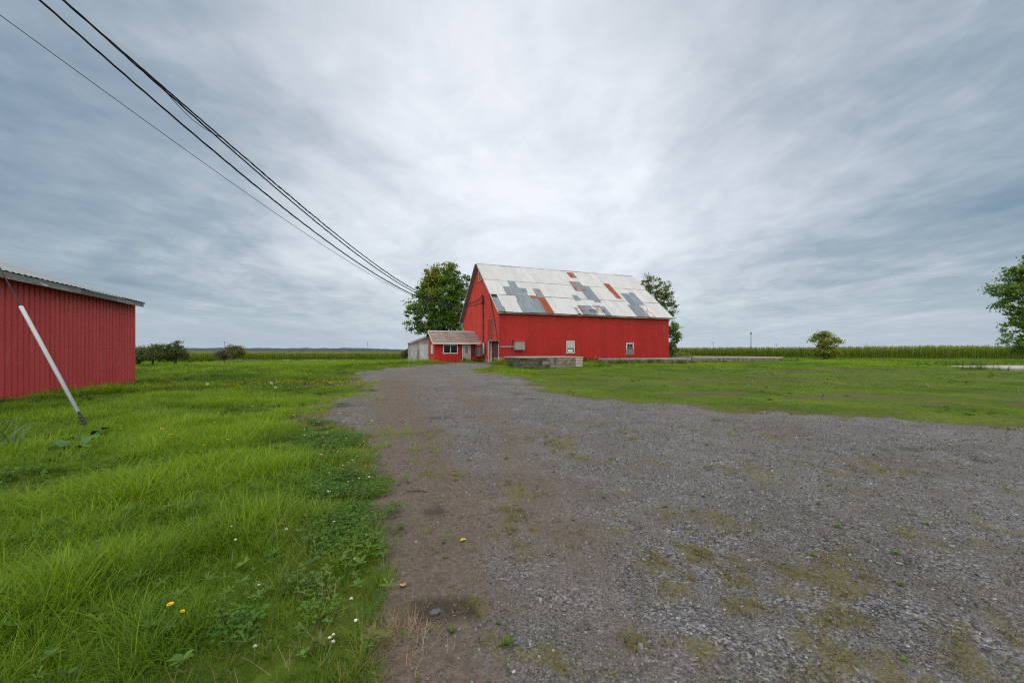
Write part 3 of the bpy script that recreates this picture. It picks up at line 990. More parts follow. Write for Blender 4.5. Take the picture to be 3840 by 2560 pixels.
def barn():
    b = thing('red_barn', 'large red steel-clad barn with patched white roof', 'barn', BARN0, TH_B)
    zb, ze = 0.05, 5.62                     # foot and head of the long wall
    yE, zE, yR, zR = -0.40, 5.52, 7.35, 11.80
    th = math.atan2(zR - zE, yR - yE)
    S = math.hypot(zR - zE, yR - yE)
    c_, s_ = math.cos(th), math.sin(th)

    def roofline(y):
        y = min(y, BARN_W - y)
        return zE + (y - yE) * (zR - zE) / (yR - yE) - 0.16
    # long wall
    n = 27
    w = BARN_L / n
    prof = rib_profile(w, w / 4)
    me = strip_mesh('siding_panel', prof, MT['red_metal'], lambda a: 0, lambda a: ze - zb, lambda a, o, t: (a, -o, t), 6)
    for i in range(n):
        link('siding_panel', me, b, (i * w, -0.003 * (i % 2), zb + rng.uniform(-0.006, 0.006)))
    # gable wall facing the yard, with the wide doorway and its own roofline
    n = 18
    w = BARN_W / n
    prof = rib_profile(w, w / 4)
    D0, D1, DT = 0.22, 3.50, 2.64
    for i in range(n):
        y0 = i * w
        mid = y0 + w / 2
        low = DT if D0 < mid < D1 else zb
        me = strip_mesh('siding_panel', prof, MT['red_gable_lit'], lambda a: low, lambda a: roofline(y0 + a),
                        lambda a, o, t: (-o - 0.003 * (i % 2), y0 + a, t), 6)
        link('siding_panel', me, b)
    # the two walls that face away, plain sheets
    me = strip_mesh('siding_panel', rib_profile(BARN_L, 0.2), MT['red_metal'], lambda a: zb, lambda a: ze, lambda a, o, t: (a, BARN_W + o, t))
    link('siding_panel', me, b)
    me = strip_mesh('siding_panel', rib_profile(BARN_W, 0.2), MT['red_metal'], lambda a: zb, lambda a: roofline(a), lambda a, o, t: (BARN_L + o, a, t))
    link('siding_panel', me, b)
    MB().box(-0.05, 0.035, -0.05, 0.0, zb, ze - 0.1).build('corner_trim', MT['red_metal'], b)
    MB().box(BARN_L - 0.04, BARN_L + 0.05, -0.05, 0.0, zb, ze - 0.1).build('corner_trim', MT['red_metal'], b)
    # plank roof deck under the sheets, with openings where the sheets are torn
    dk = MB()
    for k in range(36):
        s0 = 0.04 + k * (S - 0.1) / 36
        s1 = s0 + 0.17
        for (a0, a1) in (((-0.2, 0.02), (0.62, 8.85), (9.42, 21.7)) if s0 < 1.0 else (((-0.2, 8.85), (9.42, 21.7)) if s0 < 1.5 else ((-0.2, 21.7),))):
            dk.prism([(s0, -0.05), (s1, -0.05), (s1, -0.028), (s0, -0.028)],
                     lambda p, e, a0=a0, a1=a1: ((a0, a1)[e], yE + p[0] * c_ - p[1] * s_, zE + p[0] * s_ + p[1] * c_))
    dk.build('roof_deck', MT['dark_interior'], b)

    def sheet(name, mat, a0, a1, s0, s1, off=0.0, roll=0.0, pitch=0.19, amp=0.02, label=None, lift=0.0):
        me = strip_mesh(name, rib_profile(a1 - a0, pitch, 'wave', amp), mat, lambda a: 0, lambda a: s1 - s0, lambda a, o, t: (a, t, o), 3)
        o = link(name, me, b, (a0, yE + s0 * c_ - off * s_, zE + s0 * s_ + off * c_), (th + lift, 0, roll))
        if label:
            o['label'] = label
        return o
    # white sheets in three courses
    A0, A1 = -0.28, 21.70
    n = 28
    w = (A1 - A0) / n
    courses = [(0.0, 3.28), (3.20, 6.36), (6.28, S)]
    shared = {}
    for ci, (s0, s1) in enumerate(courses):
        me = strip_mesh('roof_sheet', rib_profile(w + 0.04, 0.15, 'wave', 0.024), MT['roof_white'], lambda a: 0, lambda a: s1 - s0, lambda a, o, t: (a, t, o), 6)
        for i in range(n):
            a0 = A0 + i * w
            off = 0.012 * ci + 0.004 * (i % 2) + 0.003
            if ci == 0 and i in (0, 11, 12):
                if i == 0:
                    continue
                if i == 11:        # torn sheet, its lower end gone
                    sheet('roof_sheet', MT['roof_white'], a0, a0 + w, 1.48, s1, off)
                    sheet('roof_sheet', MT['roof_white'], a0, a0 + 0.44, 0.0, 1.46, off, roll=R(-2.0), label='torn and bent white roof sheet')
                    continue
                if i == 12:
                    sheet('roof_sheet', MT['roof_white'], a0, a0 + w, 0.06, s1, off)
                    continue
            so_ = -rng.random() * 0.05 if ci == 0 else 0
            link('roof_sheet', me, b, (a0, yE + (s0 + so_) * c_ - off * s_, zE + (s0 + so_) * s_ + off * c_), (th, 0, rng.uniform(-0.002, 0.002)))
    # added strips along the laps: rust, with the lap shadow painted into it
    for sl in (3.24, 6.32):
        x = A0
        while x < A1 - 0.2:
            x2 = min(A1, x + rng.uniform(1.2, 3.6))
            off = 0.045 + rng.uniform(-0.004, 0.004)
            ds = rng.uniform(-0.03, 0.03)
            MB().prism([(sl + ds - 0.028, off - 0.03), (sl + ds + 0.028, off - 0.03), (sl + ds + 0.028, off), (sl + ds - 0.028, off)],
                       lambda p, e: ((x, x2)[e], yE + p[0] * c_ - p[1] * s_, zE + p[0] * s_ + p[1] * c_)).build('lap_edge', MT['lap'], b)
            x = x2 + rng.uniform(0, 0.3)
    # patches
    G, GR, RU, PE, WH = MT['roof_grey'], MT['roof_grey_rust'], MT['roof_rust'], MT['roof_peel'], MT['roof_white']
    P = [(G, 2.45, 3.36, 2.15, 6.30, 0.040, None), (G, 2.33, 3.17, -0.03, 2.22, 0.032, None), (G, 1.58, 2.45, 3.24, 5.00, 0.036, None),
         (G, 3.27, 4.22, 4.00, 4.85, 0.048, 'grey roof sheet with a rust hole'), (G, 3.18, 4.08, -0.04, 4.08, 0.040, None), (G, 4.10, 5.02, -0.02, 2.92, 0.034, None),
         (RU, 4.18, 5.05, 2.82, 3.30, 0.044, 'small rusted orange roof patch'), (GR, 5.06, 5.98, 2.98, 4.88, 0.046, None),
         (RU, 5.03, 5.93, -0.02, 2.96, 0.040, 'long rusted orange roof sheet'), (G, -0.24, 0.44, 0.02, 2.62, 0.030, None),
         (WH, 0.40, 0.58, 0.9, 3.25, 0.026, None),
         (RU, 11.40, 12.33, 8.18, 9.55, 0.050, 'rusted roof sheet at the ridge'), (GR, 10.66, 12.2, 4.98, 7.25, 0.050, None),
         (G, 12.18, 13.05, 2.75, 6.20, 0.056, None), (G, 11.5, 12.18, 3.15, 5.02, 0.044, None), (MT['pale_board'], 10.55, 11.48, 3.15, 4.93, 0.050, None),
         (G, 9.70, 10.42, 2.85, 3.96, 0.046, None), (RU, 15.66, 16.50, 3.74, 7.28, 0.050, 'long rusted roof sheet near the right end'),
         (WH, 15.22, 16.10, 3.16, 5.35, 0.040, None), (G, 17.0, 17.95, 2.35, 5.12, 0.040, None), (G, 17.92, 19.12, 2.5, 4.87, 0.046, None), (G, 18.24, 19.16, 4.80, 5.38, 0.040, None),
         (G, 16.48, 17.4, 0.0, 2.40, 0.036, None), (G, 17.38, 18.2, 0.0, 2.5, 0.040, None), (PE, 18.18, 19.12, 0.0, 2.56, 0.044, 'white roof sheet with peeling paint'),
         (GR, 9.40, 10.30, -0.03, 1.80, 0.036, None), (G, 10.28, 11.2, -0.03, 1.84, 0.040, None), (PE, 11.16, 11.98, 0.0, 1.90, 0.036, None),
         (GR, 11.44, 12.44, 1.50, 1.95, 0.048, None), (G, 12.22, 13.0, -0.02, 1.78, 0.040, None)]
    for (m_, a0, a1, s0, s1, off, lb) in P:
        sheet('roof_sheet', m_, a0, a1, s0, s1, off, roll=R(rng.uniform(-0.5, 0.5)), label=lb)
    sheet('roof_sheet', WH, 8.72, 9.36, 1.2, 1.62, 0.06, roll=R(5), label='loose curled white roof sheet', lift=R(-4))
    # exposed laths in the torn part
    for k in range(5):
        s = 0.32 + k * 0.21
        MB().bar((8.86, yE + s * c_, zE + s * s_ - 0.03), (9.46, yE + s * c_, zE + s * s_ - 0.03 + 0.02 * (k % 2)), 0.11, 0.02, (0, -s_, c_)).build('lath', MT['pale_board'], b)
    for k in range(4):
        s = 0.12 + k * 0.24
        MB().bar((0.1 + 0.05 * k, yE + s * c_ - 0.02, zE + s * s_ - 0.01 + 0.03 * (k % 2)), (0.62, yE + s * c_, zE + s * s_), 0.16, 0.05, (0, -s_, c_)).build('lath', MT['eave_wood'], b)
    # a plank on brackets left on the roof
    n_ = Vector((0, -s_, c_))
    p0 = Vector((10.38, yE + 0.66 * c_, zE + 0.66 * s_)) + n_ * 0.22
    p1 = Vector((12.46, yE + 0.74 * c_, zE + 0.74 * s_)) + n_ * 0.22
    pl = MB().bar(p0, p1, 0.17, 0.05, (0, 0, 1)).build('roof_plank', MT['eave_wood'], b)
    for t in (0.08, 0.88):
        q0 = p0.lerp(p1, t)
        MB().bar(q0, q0 - n_ * 0.2 + Vector((0, -0.06, -0.06)), 0.05, 0.05, (1, 0, 0)).build('bracket', MT['eave_wood'], pl)
    # far slope
    me = strip_mesh('roof_slope', rib_profile(A1 - A0, 0.3, 'wave', 0.016), MT['roof_white'], lambda a: 0, lambda a: S, lambda a, o, t: (a, t, -o))
    o = link('roof_slope', me, b, (A0, BARN_W - yE, zE), (math.pi - th, 0, 0))
    dk = MB()
    y1 = BARN_W - yE
    for j in range(4):     # soffit boards under the gable overhang of the far slope
        x0 = -0.46 + j * 0.115
        dk.prism([(0.0, -0.02), (S - 0.02, -0.02), (S - 0.02, -0.05), (0.0, -0.05)],
                 lambda p, e, x0=x0: ((x0, x0 + 0.108)[e], y1 - p[0] * c_ + p[1] * s_, zE + p[0] * s_ + p[1] * c_))
    dk.build('soffit', MT['soffit'], b)
    MB().prism([(0.0, 0.0), (S, 0.0), (S, -0.16), (0.0, -0.16)],
               lambda p, e: ((-0.50, -0.465)[e], y1 - p[0] * c_ + p[1] * s_, zE + p[0] * s_ + p[1] * c_)).build('bargeboard', MT['soffit'], b)
    MB().prism([(0.02, -0.03), (S, -0.03), (S, -0.15), (0.02, -0.15)],
               lambda p, e: ((-0.27, -0.24)[e], yE + p[0] * c_ - p[1] * s_, zE + p[0] * s_ + p[1] * c_)).build('bargeboard', MT['white_paint'], b)
    # cut corner of the far eave
    MB().box(-0.7, 0.1, BARN_W + 0.05, BARN_W + 0.5, zE - 0.16, zE - 0.04).build('eave_board', MT['eave_wood'], b)
    # ridge cap in lengths
    n = 8
    for i in range(n):
        x0 = A0 + (A1 - A0) * i / n
        x1 = A0 + (A1 - A0) * (i + 1) / n + 0.03
        sag = 0.015 * math.sin(i * 1.9)
        MB().prism([(-0.17, -0.10), (0, 0.055), (0.17, -0.10), (0.17, -0.085), (0, 0.07), (-0.17, -0.085)],
                   lambda p, e: ((x0, x1)[e], yR + p[0], zR + p[1] + sag)).build('ridge_cap', MT['old_metal'], b)
    # eave boards, uneven
    x = A0
    while x < A1 - 0.3:
        x2 = min(A1, x + rng.uniform(2.2, 4.0))
        dz = rng.uniform(-0.03, 0.02)
        MB().box(x, x2 - 0.01, yE + 0.035, yE + 0.07, zE - 0.15 + dz, zE - 0.015 + dz).build('eave_board', MT['eave_wood'], b)
        x = x2

    # wide doorway in the gable: reveal, door leaf, lintel
    MB().box(0.36, 0.40, D0 - 0.02, D1, 0.10, DT).build('gable_door', MT['old_red_wood'], b)
    MB().box(0.0, 0.36, D1 - 0.02, D1 + 0.02, 0.10, DT).build('door_jamb', MT['white_paint'], b)
    MB().box(0.0, 0.36, D0 - 0.06, D0 - 0.02, 0.10, DT).build('door_jamb', MT['white_paint'], b)
    MB().box(-0.06, 0.36, D0 - 0.06, D1 + 0.02, DT, DT + 0.10).build('lintel', MT['eave_wood'], b)
    MB().box(-0.052, -0.03, D1 + 0.0, D1 + 0.14, 0.12, DT).build('door_casing', MT['white_paint'], b)
    MB().box(-0.052, -0.03, D0 - 0.1, D0 - 0.02, 0.12, DT).build('door_casing', MT['white_paint'], b)
    # hay hatch
    h = MB().box(-0.05, -0.024, 2.2, 3.75, 3.12, 5.0).build('hatch', MT['red_metal'], b)
    for (y0, y1_, z0, z1) in ((2.12, 2.2, 3.06, 5.06), (3.75, 3.83, 3.06, 5.06), (2.2, 3.75, 5.0, 5.08), (2.2, 3.75, 3.05, 3.12)):
        MB().box(-0.075, -0.02, y0, y1_, z0, z1).build('frame', MT['grey_wood'], h)
    # small framed louvre under the ridge
    win = MB().prism([(5.62, 9.72), (7.0, 9.72), (7.0, 10.98), (6.6, 10.98), (5.62, 10.22)], lambda p, e: ((-0.05, -0.03)[e], p[0], p[1])).build('gable_window', MT['dark_interior'], b)
    fr = MB()
    for (p, q) in (((5.62, 9.72), (7.0, 9.72)), ((7.0, 9.72), (7.0, 10.98)), ((5.62, 9.72), (5.62, 10.22)), ((5.62, 10.22), (6.6, 10.98)), ((6.2, 9.72), (6.2, 10.6))):
        fr.bar((-0.07, *p), (-0.07, *q), 0.05, 0.10, (1, 0, 0))
    fr.build('frame', MT['white_paint'], win)

    # windows in the long wall
    def frame4(parent, x0, x1, z0, z1, t, mat):
        for q_ in ((x0 - t, x0, z0 - t, z1 + t), (x1, x1 + t, z0 - t, z1 + t), (x0, x1, z1, z1 + t), (x0, x1, z0 - t, z0)):
            MB().box(q_[0], q_[1], -0.075, -0.02, q_[2], q_[3]).build('frame', mat, parent)
    wn = MB().box(7.6, 8.46, -0.045, -0.03, 1.42, 2.64).build('window', MT['pale_board'], b)
    wn['label'] = 'boarded barn window with a white frame'
    frame4(wn, 7.6, 8.46, 1.42, 2.64, 0.06, MT['white_paint'])
    MB().box(7.66, 8.40, -0.056, -0.046, 1.44, 1.90).build('pane', MT['glass'], wn)
    MB().box(7.70, 8.30, -0.064, -0.057, 1.50, 1.80).build('board', MT['white_paint'], wn)
    MB().box(7.60, 8.46, -0.07, -0.05, 1.90, 1.94).build('sash_bar', MT['grey_board'], wn)
    wn = MB().box(15.28, 16.14, -0.04, -0.03, 1.26, 2.48).build('window', MT['dark_interior'], b)
    wn['label'] = 'small barn window patched with grey boards'
    frame4(wn, 15.28, 16.14, 1.26, 2.48, 0.07, MT['white_paint'])
    MB().box(15.34, 16.08, -0.05, -0.041, 2.0, 2.46).build('pane', MT['pale_board'], wn)
    for x0 in (15.38, 15.74):
        MB().box(x0, x0 + 0.30, -0.058, -0.051, 2.05, 2.40).build('pane', MT['glass'], wn)
    for k in range(5):
        z0 = 1.2 + k * 0.135
        dx = rng.uniform(-0.06, 0.06)
        MB().bar((15.2 + dx, -0.09 - 0.012 * (k % 2), z0 + 0.06), (16.22 + dx, -0.09 - 0.012 * (k % 2), z0 + 0.06 + rng.uniform(-0.03, 0.03)), 0.02, 0.125, (0, 0, 1)).build('board', MT['grey_wood'], wn)

    # utility box with red lid on the long wall, pipe, leaning board, drop wire
    ub = MB().box(1.50, 2.58, -0.46, -0.03, 1.72, 2.62).build('utility_box', MT['grey_board'], b)
    MB().box(1.60, 2.50, -0.475, -0.46, 1.76, 2.56).build('hatch_panel', MT['grey_board'], ub)
    MB().prism([(-0.56, 2.60), (-0.02, 2.78), (-0.02, 2.81), (-0.56, 2.63)], lambda p, e: ((1.42, 2.66)[e], p[0], p[1])).build('lid', MT['red_board'], ub)
    MB().bar((1.02, -0.12, 1.66), (1.30, -0.10, 2.86), 0.03, 0.13, (0, 1, 0)).build('leaning_board', MT['grey_wood'], b)
    MB().tube([(-0.02, -0.12, 2.16), (0.1, -0.12, 2.03), (1.5, -0.12, 2.05)], 0.045, 8).build('drain_pipe', MT['white_pipe'], b, True)
    MB().tube([(1.44, -0.10, 2.1), (1.45, -0.10, 0.9)], 0.012, 5).build('drop_wire', MT['bare_wire'], b)
    # service mast and slanting conduit on the gable
    mm = MB().tube([(-0.12, 5.28, 2.5), (-0.12, 5.28, 7.55)], 0.055, 8).build('service_mast', MT['mast'], b, True)
    MB().tube([(-0.12, 5.28, 7.5), (-0.16, 5.26, 7.75), (-0.28, 5.2, 7.8), (-0.36, 5.16, 7.66)], [0.09, 0.11, 0.11, 0.07], 8).build('weatherhead', MT['dark_metal'], mm, True)
    MB().box(-0.22, -0.06, 5.12, 5.44, 6.9, 7.35).build('bracket', MT['mast'], mm)
    for z in (3.2, 4.4, 5.6, 6.6):
        MB().box(-0.19, -0.03, 5.2, 5.36, z, z + 0.06).build('strap', MT['dark_metal'], mm)
    loop = [(-0.25 - 0.1 * math.sin(t), 5.55 + 0.55 * math.cos(t), 7.25 + 0.38 * math.sin(t)) for t in np.linspace(0.3, 5.6, 18)]
    MB().tube(loop, 0.014, 5).build('cable_loop', MT['cable'], mm)
    MB().tube([(-0.1, 2.78, 7.62), (-0.1, 2.76, 7.4), (-0.1, 1.4, 4.85), (-0.1, 0.3, 2.75), (-0.08, 0.02, 2.35), (-0.05, -0.1, 2.18)], 0.04, 8).build('conduit', MT['mast'], b, True)
    MB().box(-0.16, -0.04, 2.66, 2.92, 7.45, 7.72).build('conduit_bracket', MT['dark_metal'], b)
    # weathered wall cabinet with red lid and a galvanised cylinder beside it
    cb = MB().box(-0.62, -0.03, 4.75, 6.55, 1.02, 2.22).build('wall_cabinet', MT['brown_wood'], b)
    MB().prism([(-0.78, 2.2), (-0.02, 2.5), (-0.02, 2.54), (-0.78, 2.24)], lambda p, e: (p[0], (4.62, 6.7)[e], p[1])).build('lid', MT['red_board'], cb)
    for y in (4.78, 5.6, 6.4):
        MB().box(-0.65, -0.62, y, y + 0.11, 1.02, 2.2).build('batten', MT['grey_wood'], cb)
    MB().box(-0.645, -0.62, 4.78, 6.5, 1.02, 1.12).build('batten', MT['grey_wood'], cb)
    MB().tube([(-0.30, 4.42, 1.28), (-0.30, 4.42, 1.36), (-0.30, 4.42, 2.45), (-0.30, 4.42, 2.55)], [0.08, 0.13, 0.13, 0.10], 14).build('metal_cylinder', MT['silver'], b, True)
    # inner timber lining keeps the inside dark
    MB().box(0.42, 0.46, 0.1, BARN_W - 0.1, 0.1, 5.5).build('inner_wall', MT['dark_interior'], b)
    return b


barn()


def porch_shed():
    o = bw(-5.25, 6.8, 0.0)
    z0 = 0.22
    b = thing('low_red_shed', 'low red shed with faded tin roof attached to the barn gable', 'shed', (o.x, o.y, 0), TH_B)
    W, D, H = 5.15, 5.1, 2.62
    # front wall panels around door and window
    n = 13
    w = W / n
    DX0, DX1 = 3.12, 4.08
    wx0, wx1, wz0, wz1 = 1.02, 2.50, 1.42, 2.24
    for i in range(n):
        x0 = i * w
        prof = rib_profile(w, 0.1, 'groove', 0.012)
        me = strip_mesh('siding_board', prof, MT['red_board'], lambda a: z0, lambda a: H, lambda a, o_, t: (x0 + a, -o_ - 0.002 * (i % 2), t))
        link('siding_board', me, b)
    # side walls with gable tops
    ridge_y, ridge_z = 2.55, 3.92

    def top(y):
        return H + 0.02 + (ridge_z - H - 0.12) * (1 - abs(y - ridge_y) / ridge_y)
    n = 10
    w = D / n
    for i in range(n):
        y0 = i * w
        prof = rib_profile(w, 0.12, 'groove', 0.012)
        me = strip_mesh('siding_board', prof, MT['red_gable_lit'], lambda a: z0, lambda a: top(y0 + a), lambda a, o_, t: (-o_ - 0.002 * (i % 2), y0 + a, t))  # left side shares the gable red with its light painted in
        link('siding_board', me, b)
    me = strip_mesh('siding_board', rib_profile(W, 0.12, 'groove', 0.012), MT['red_board'], lambda a: z0, lambda a: H, lambda a, o_, t: (a, D + o_, t))
    link('siding_board', me, b)
    MB().box(0, W, -0.03, D, 0.05, z0 - 0.005).build('sill', MT['concrete'], b)
    # window
    wn = MB().box(wx0, wx1, -0.03, -0.016, wz0, wz1).build('window', MT['dark_interior'], b)
    t = 0.11
    for q_ in ((wx0 - t, wx0, wz0 - t, wz1 + t), (wx1, wx1 + t, wz0 - t, wz1 + t), (wx0, wx1, wz1, wz1 + t), (wx0, wx1, wz0 - t, wz0), (1.72, 1.80, wz0, wz1)):
        MB().box(q_[0], q_[1], -0.075, -0.014, q_[2], q_[3]).build('frame', MT['white_paint'], wn)
    for q_ in ((wx0, 1.72), (1.80, wx1)):
        MB().box(q_[0], q_[1], -0.042, -0.032, wz0, wz1).build('pane', MT['glass'], wn)
    # door
    dr = MB().box(DX0 + 0.09, DX1 - 0.09, -0.05, -0.014, z0 + 0.03, 2.32).build('door', MT['beige_door'], b)
    for q_ in ((DX0, DX0 + 0.09, z0, 2.42), (DX1 - 0.09, DX1, z0, 2.42), (DX0 + 0.09, DX1 - 0.09, 2.33, 2.42)):
        MB().box(q_[0], q_[1], -0.085, -0.012, q_[2], q_[3]).build('casing', MT['white_paint'], dr)
    MB().box(DX0 + 0.26, DX1 - 0.26, -0.058, -0.051, 1.32, 2.14).build('pane', MT['pane_bright'], dr)
    for q_ in ((DX0 + 0.21, DX0 + 0.26, 1.27, 2.19), (DX1 - 0.26, DX1 - 0.21, 1.27, 2.19), (DX0 + 0.26, DX1 - 0.26, 2.14, 2.19), (DX0 + 0.26, DX1 - 0.26, 1.27, 1.32)):
        MB().box(q_[0], q_[1], -0.068, -0.05, q_[2], q_[3]).build('frame', MT['white_paint'], dr)
    MB().box(DX1 - 0.17, DX1 - 0.12, -0.11, -0.05, 1.08, 1.13).build('handle', MT['dark_metal'], dr)
    MB().box(DX0 - 0.02, DX1 + 0.05, -0.2, -0.02, z0 - 0.08, z0 + 0.0).build('doorstep', MT['grey_wood'], b)
    # boarded panel right of the door
    pn = MB().box(4.14, 4.98, -0.05, -0.016, 1.12, 2.34).build('wall_panel', MT['old_red_wood'], b)
    MB().box(4.12, 5.0, -0.07, -0.014, 1.06, 1.12).build('ledge', MT['old_red_wood'], pn)
    # small window in the left side
    sw = MB().box(-0.06, -0.02, 1.0, 2.0, 1.38, 2.24).build('side_window', MT['white_paint'], b)
    for q_ in ((0.92, 1.0, 1.30, 2.32), (2.0, 2.08, 1.30, 2.32), (1.0, 2.0, 2.24, 2.32), (1.0, 2.0, 1.30, 1.38)):
        MB().box(-0.08, -0.02, q_[0], q_[1], q_[2], q_[3]).build('frame', MT['white_paint'], sw)
    # roof
    yE, zE = -0.62, 2.56
    th = math.atan2(ridge_z - zE, ridge_y - yE)
    S = math.hypot(ridge_z - zE, ridge_y - yE)
    c_, s_ = math.cos(th), math.sin(th)
    n = 7
    A0, A1 = -0.34, 5.24
    w = (A1 - A0) / n
    for ci, (s0, s1) in enumerate(((0.0, 1.78), (1.72, S))):
        me = strip_mesh('roof_sheet', rib_profile(w + 0.03, 0.11, 'wave', 0.012), MT['porch_roof'], lambda a: 0, lambda a: s1 - s0, lambda a, o_, t_: (a, t_, o_), 2)
        for i in range(n):
            off = 0.03 + 0.012 * ci + 0.004 * (i % 2)
            link('roof_sheet', me, b, (A0 + i * w, yE + s0 * c_ - off * s_, zE + s0 * s_ + off * c_), (th, 0, rng.uniform(-0.004, 0.004)))
    me = strip_mesh('roof_slope', rib_profile(A1 - A0, 0.2, 'wave', 0.012), MT['porch_roof'], lambda a: 0, lambda a: S, lambda a, o_, t_: (a, t_, -o_))
    link('roof_slope', me, b, (A0, 2 * ridge_y - yE, zE + 0.03), (math.pi - th, 0, 0))
    MB().prism([(-0.16, -0.03), (0, 0.06), (0.16, -0.03), (0.16, -0.015), (0, 0.075), (-0.16, -0.015)], lambda p, e: ((A0, A1)[e], ridge_y + p[0], ridge_z + 0.03 + p[1])).build('ridge_cap', MT['pale_board'], b)
    x = A0
    for x2 in (1.9, 3.9, A1):
        dz = rng.uniform(-0.02, 0.02)
        MB().box(x, x2 - 0.01, yE - 0.04, yE, zE - 0.16 + dz, zE + 0.02 + dz).build('fascia_board', MT['white_paint'], b)
        x = x2
    for sgn in (0, 1):
        MB().prism([(0.0, -0.13), (S, -0.13), (S, 0.02), (0.0, 0.02)],
                   lambda p, e: ((A0 - 0.03, A0)[e], (yE + p[0] * c_) if sgn == 0 else (2 * ridge_y - yE - p[0] * c_), zE + p[0] * s_ + p[1])).build('bargeboard', (MT['white_paint'], MT['eave_wood'])[sgn], b)
    MB().prism([(0.0, 0.0), (S, 0.0), (S, -0.02), (0.0, -0.02)], lambda p, e: ((A0, A1 - 0.2)[e], yE + p[0] * c_, zE + p[0] * s_ + p[1] - 0.03)).build('roof_deck', MT['dark_interior'], b)
    return b


def pane_bright():
    m, N, L, p, out = new_mat('dusty_door_glass')
    tc = N('ShaderNodeTexCoord')
    n = noise_node(N, L, tc.outputs['Object'], (1, 1, 3), 4, 5, 0.7)
    r = ramp_node(N, [(0.4, (0.10, 0.13, 0.15)), (0.6, (0.28, 0.33, 0.36)), (0.75, (0.03, 0.04, 0.05))])
    L(n.outputs['Fac'], r.inputs[0])
    L(r.outputs[0], p.inputs['Base Color'])
    p.inputs['Roughness'].default_value = 0.12
    return m


MT['pane_bright'] = pane_bright()
porch_shed()


def white_shed():
    o = bw(-5.25 - 2.08, 10.6, 0.0)
    b = thing('white_lean_to_shed', 'small weathered white lean-to shed with a white door', 'shed', (o.x, o.y, 0), TH_B)
    W, D = 2.12, 3.2
    z0 = 0.1

    def top(x):
        return 2.60 + 0.41 * x
    xs = [0, 0.2, 0.42, 0.62, 0.84, 1.06]
    for i in range(len(xs) - 1):
        x0, x1 = xs[i], xs[i + 1] - 0.008
        y = -0.02 - 0.006 * (i % 3)
        MB().prism([(x0, z0), (x1, z0), (x1, top(x1)), (x0, top(x0))], lambda p, e: (p[0], (y, 0.0)[e], p[1])).build('wall_board', MT['white_board'], b)
    MB().prism([(1.06, 2.41), (W, 2.41), (W, top(W)), (1.06, top(1.06))], lambda p, e: (p[0], (-0.02, 0.0)[e], p[1])).build('wall_board', MT['white_board'], b)
    MB().box(1.98, W, -0.02, 0.0, z0, 2.40).build('wall_board', MT['white_board'], b)
    n = 14
    for i in range(n):
        y0 = i * D / n
        MB().box(-0.022 - 0.005 * (i % 2), 0.0, y0, y0 + D / n - 0.008, z0, 2.58).build('wall_board', MT['white_board'], b)
    MB().box(0, W, D, D + 0.02, z0, 2.6).build('wall_board', MT['white_board'], b)
    dr = MB().box(1.12, 1.93, -0.045, -0.005, z0 + 0.02, 2.31).build('door', MT['white_door'], b)
    for q_ in ((1.05, 1.12, z0, 2.40), (1.93, 1.98, z0, 2.40), (1.12, 1.93, 2.32, 2.40)):
        MB().box(q_[0], q_[1], -0.06, 0.0, q_[2], q_[3]).build('casing', MT['white_paint'], dr)
    for q_ in ((1.22, 1.46), (1.58, 1.82)):
        for zz_ in ((0.45, 1.1), (1.25, 2.1)):
            MB().box(q_[0], q_[1], -0.052, -0.044, zz_[0], zz_[1]).build('door_panel', MT['white_door'], dr)
    MB().box(1.84, 1.88, -0.09, -0.045, 1.12, 1.17).build('handle', MT['dark_metal'], dr)
    MB().bar((0.62, -0.2, 0.3), (0.76, -0.06, 1.85), 0.03, 0.1, (0, 1, 0)).build('leaning_board', MT['grey_wood'], b)
    # sloping roof, planked edge
    for k in range(9):
        y0 = -0.25 + k * 0.42
        MB().prism([(-0.26, top(-0.26) + 0.03), (W + 0.05, top(W + 0.05) + 0.03), (W + 0.05, top(W + 0.05) + 0.055), (-0.26, top(-0.26) + 0.055)],
                   lambda p, e: (p[0], (y0, y0 + 0.41)[e], p[1])).build('roof_sheet', MT['grey_wood'], b)
    MB().prism([(-0.25, top(-0.25) - 0.12), (1.0, top(1.0) - 0.12), (1.0, top(1.0) + 0.02), (-0.25, top(-0.25) + 0.02)], lambda p, e: (p[0], (-0.29, -0.255)[e], p[1])).build('bargeboard', MT['eave_wood'], b)
    MB().prism([(0.55, top(0.55) - 0.16), (W, top(W) - 0.16), (W, top(W)), (0.55, top(0.55))], lambda p, e: (p[0], (-0.325, -0.292)[e], p[1])).build('bargeboard', MT['eave_wood'], b)


white_shed()


MT['concrete_moss'] = pm('mossy_blackened_concrete', [
    dict(cols=[(0.25, (0.045, 0.042, 0.028)), (0.5, (0.095, 0.086, 0.062)), (0.75, (0.18, 0.165, 0.13))], sc=2.4, det=9, rough=0.75),
    dict(cols=[(0.3, (0.03, 0.034, 0.016)), (0.7, (0.06, 0.062, 0.03))], sc=5, mask=(0.48, 0.60, 1.8, (1, 1, 0.9)))], rough=0.95, bump=1.0, bump_sc=8)


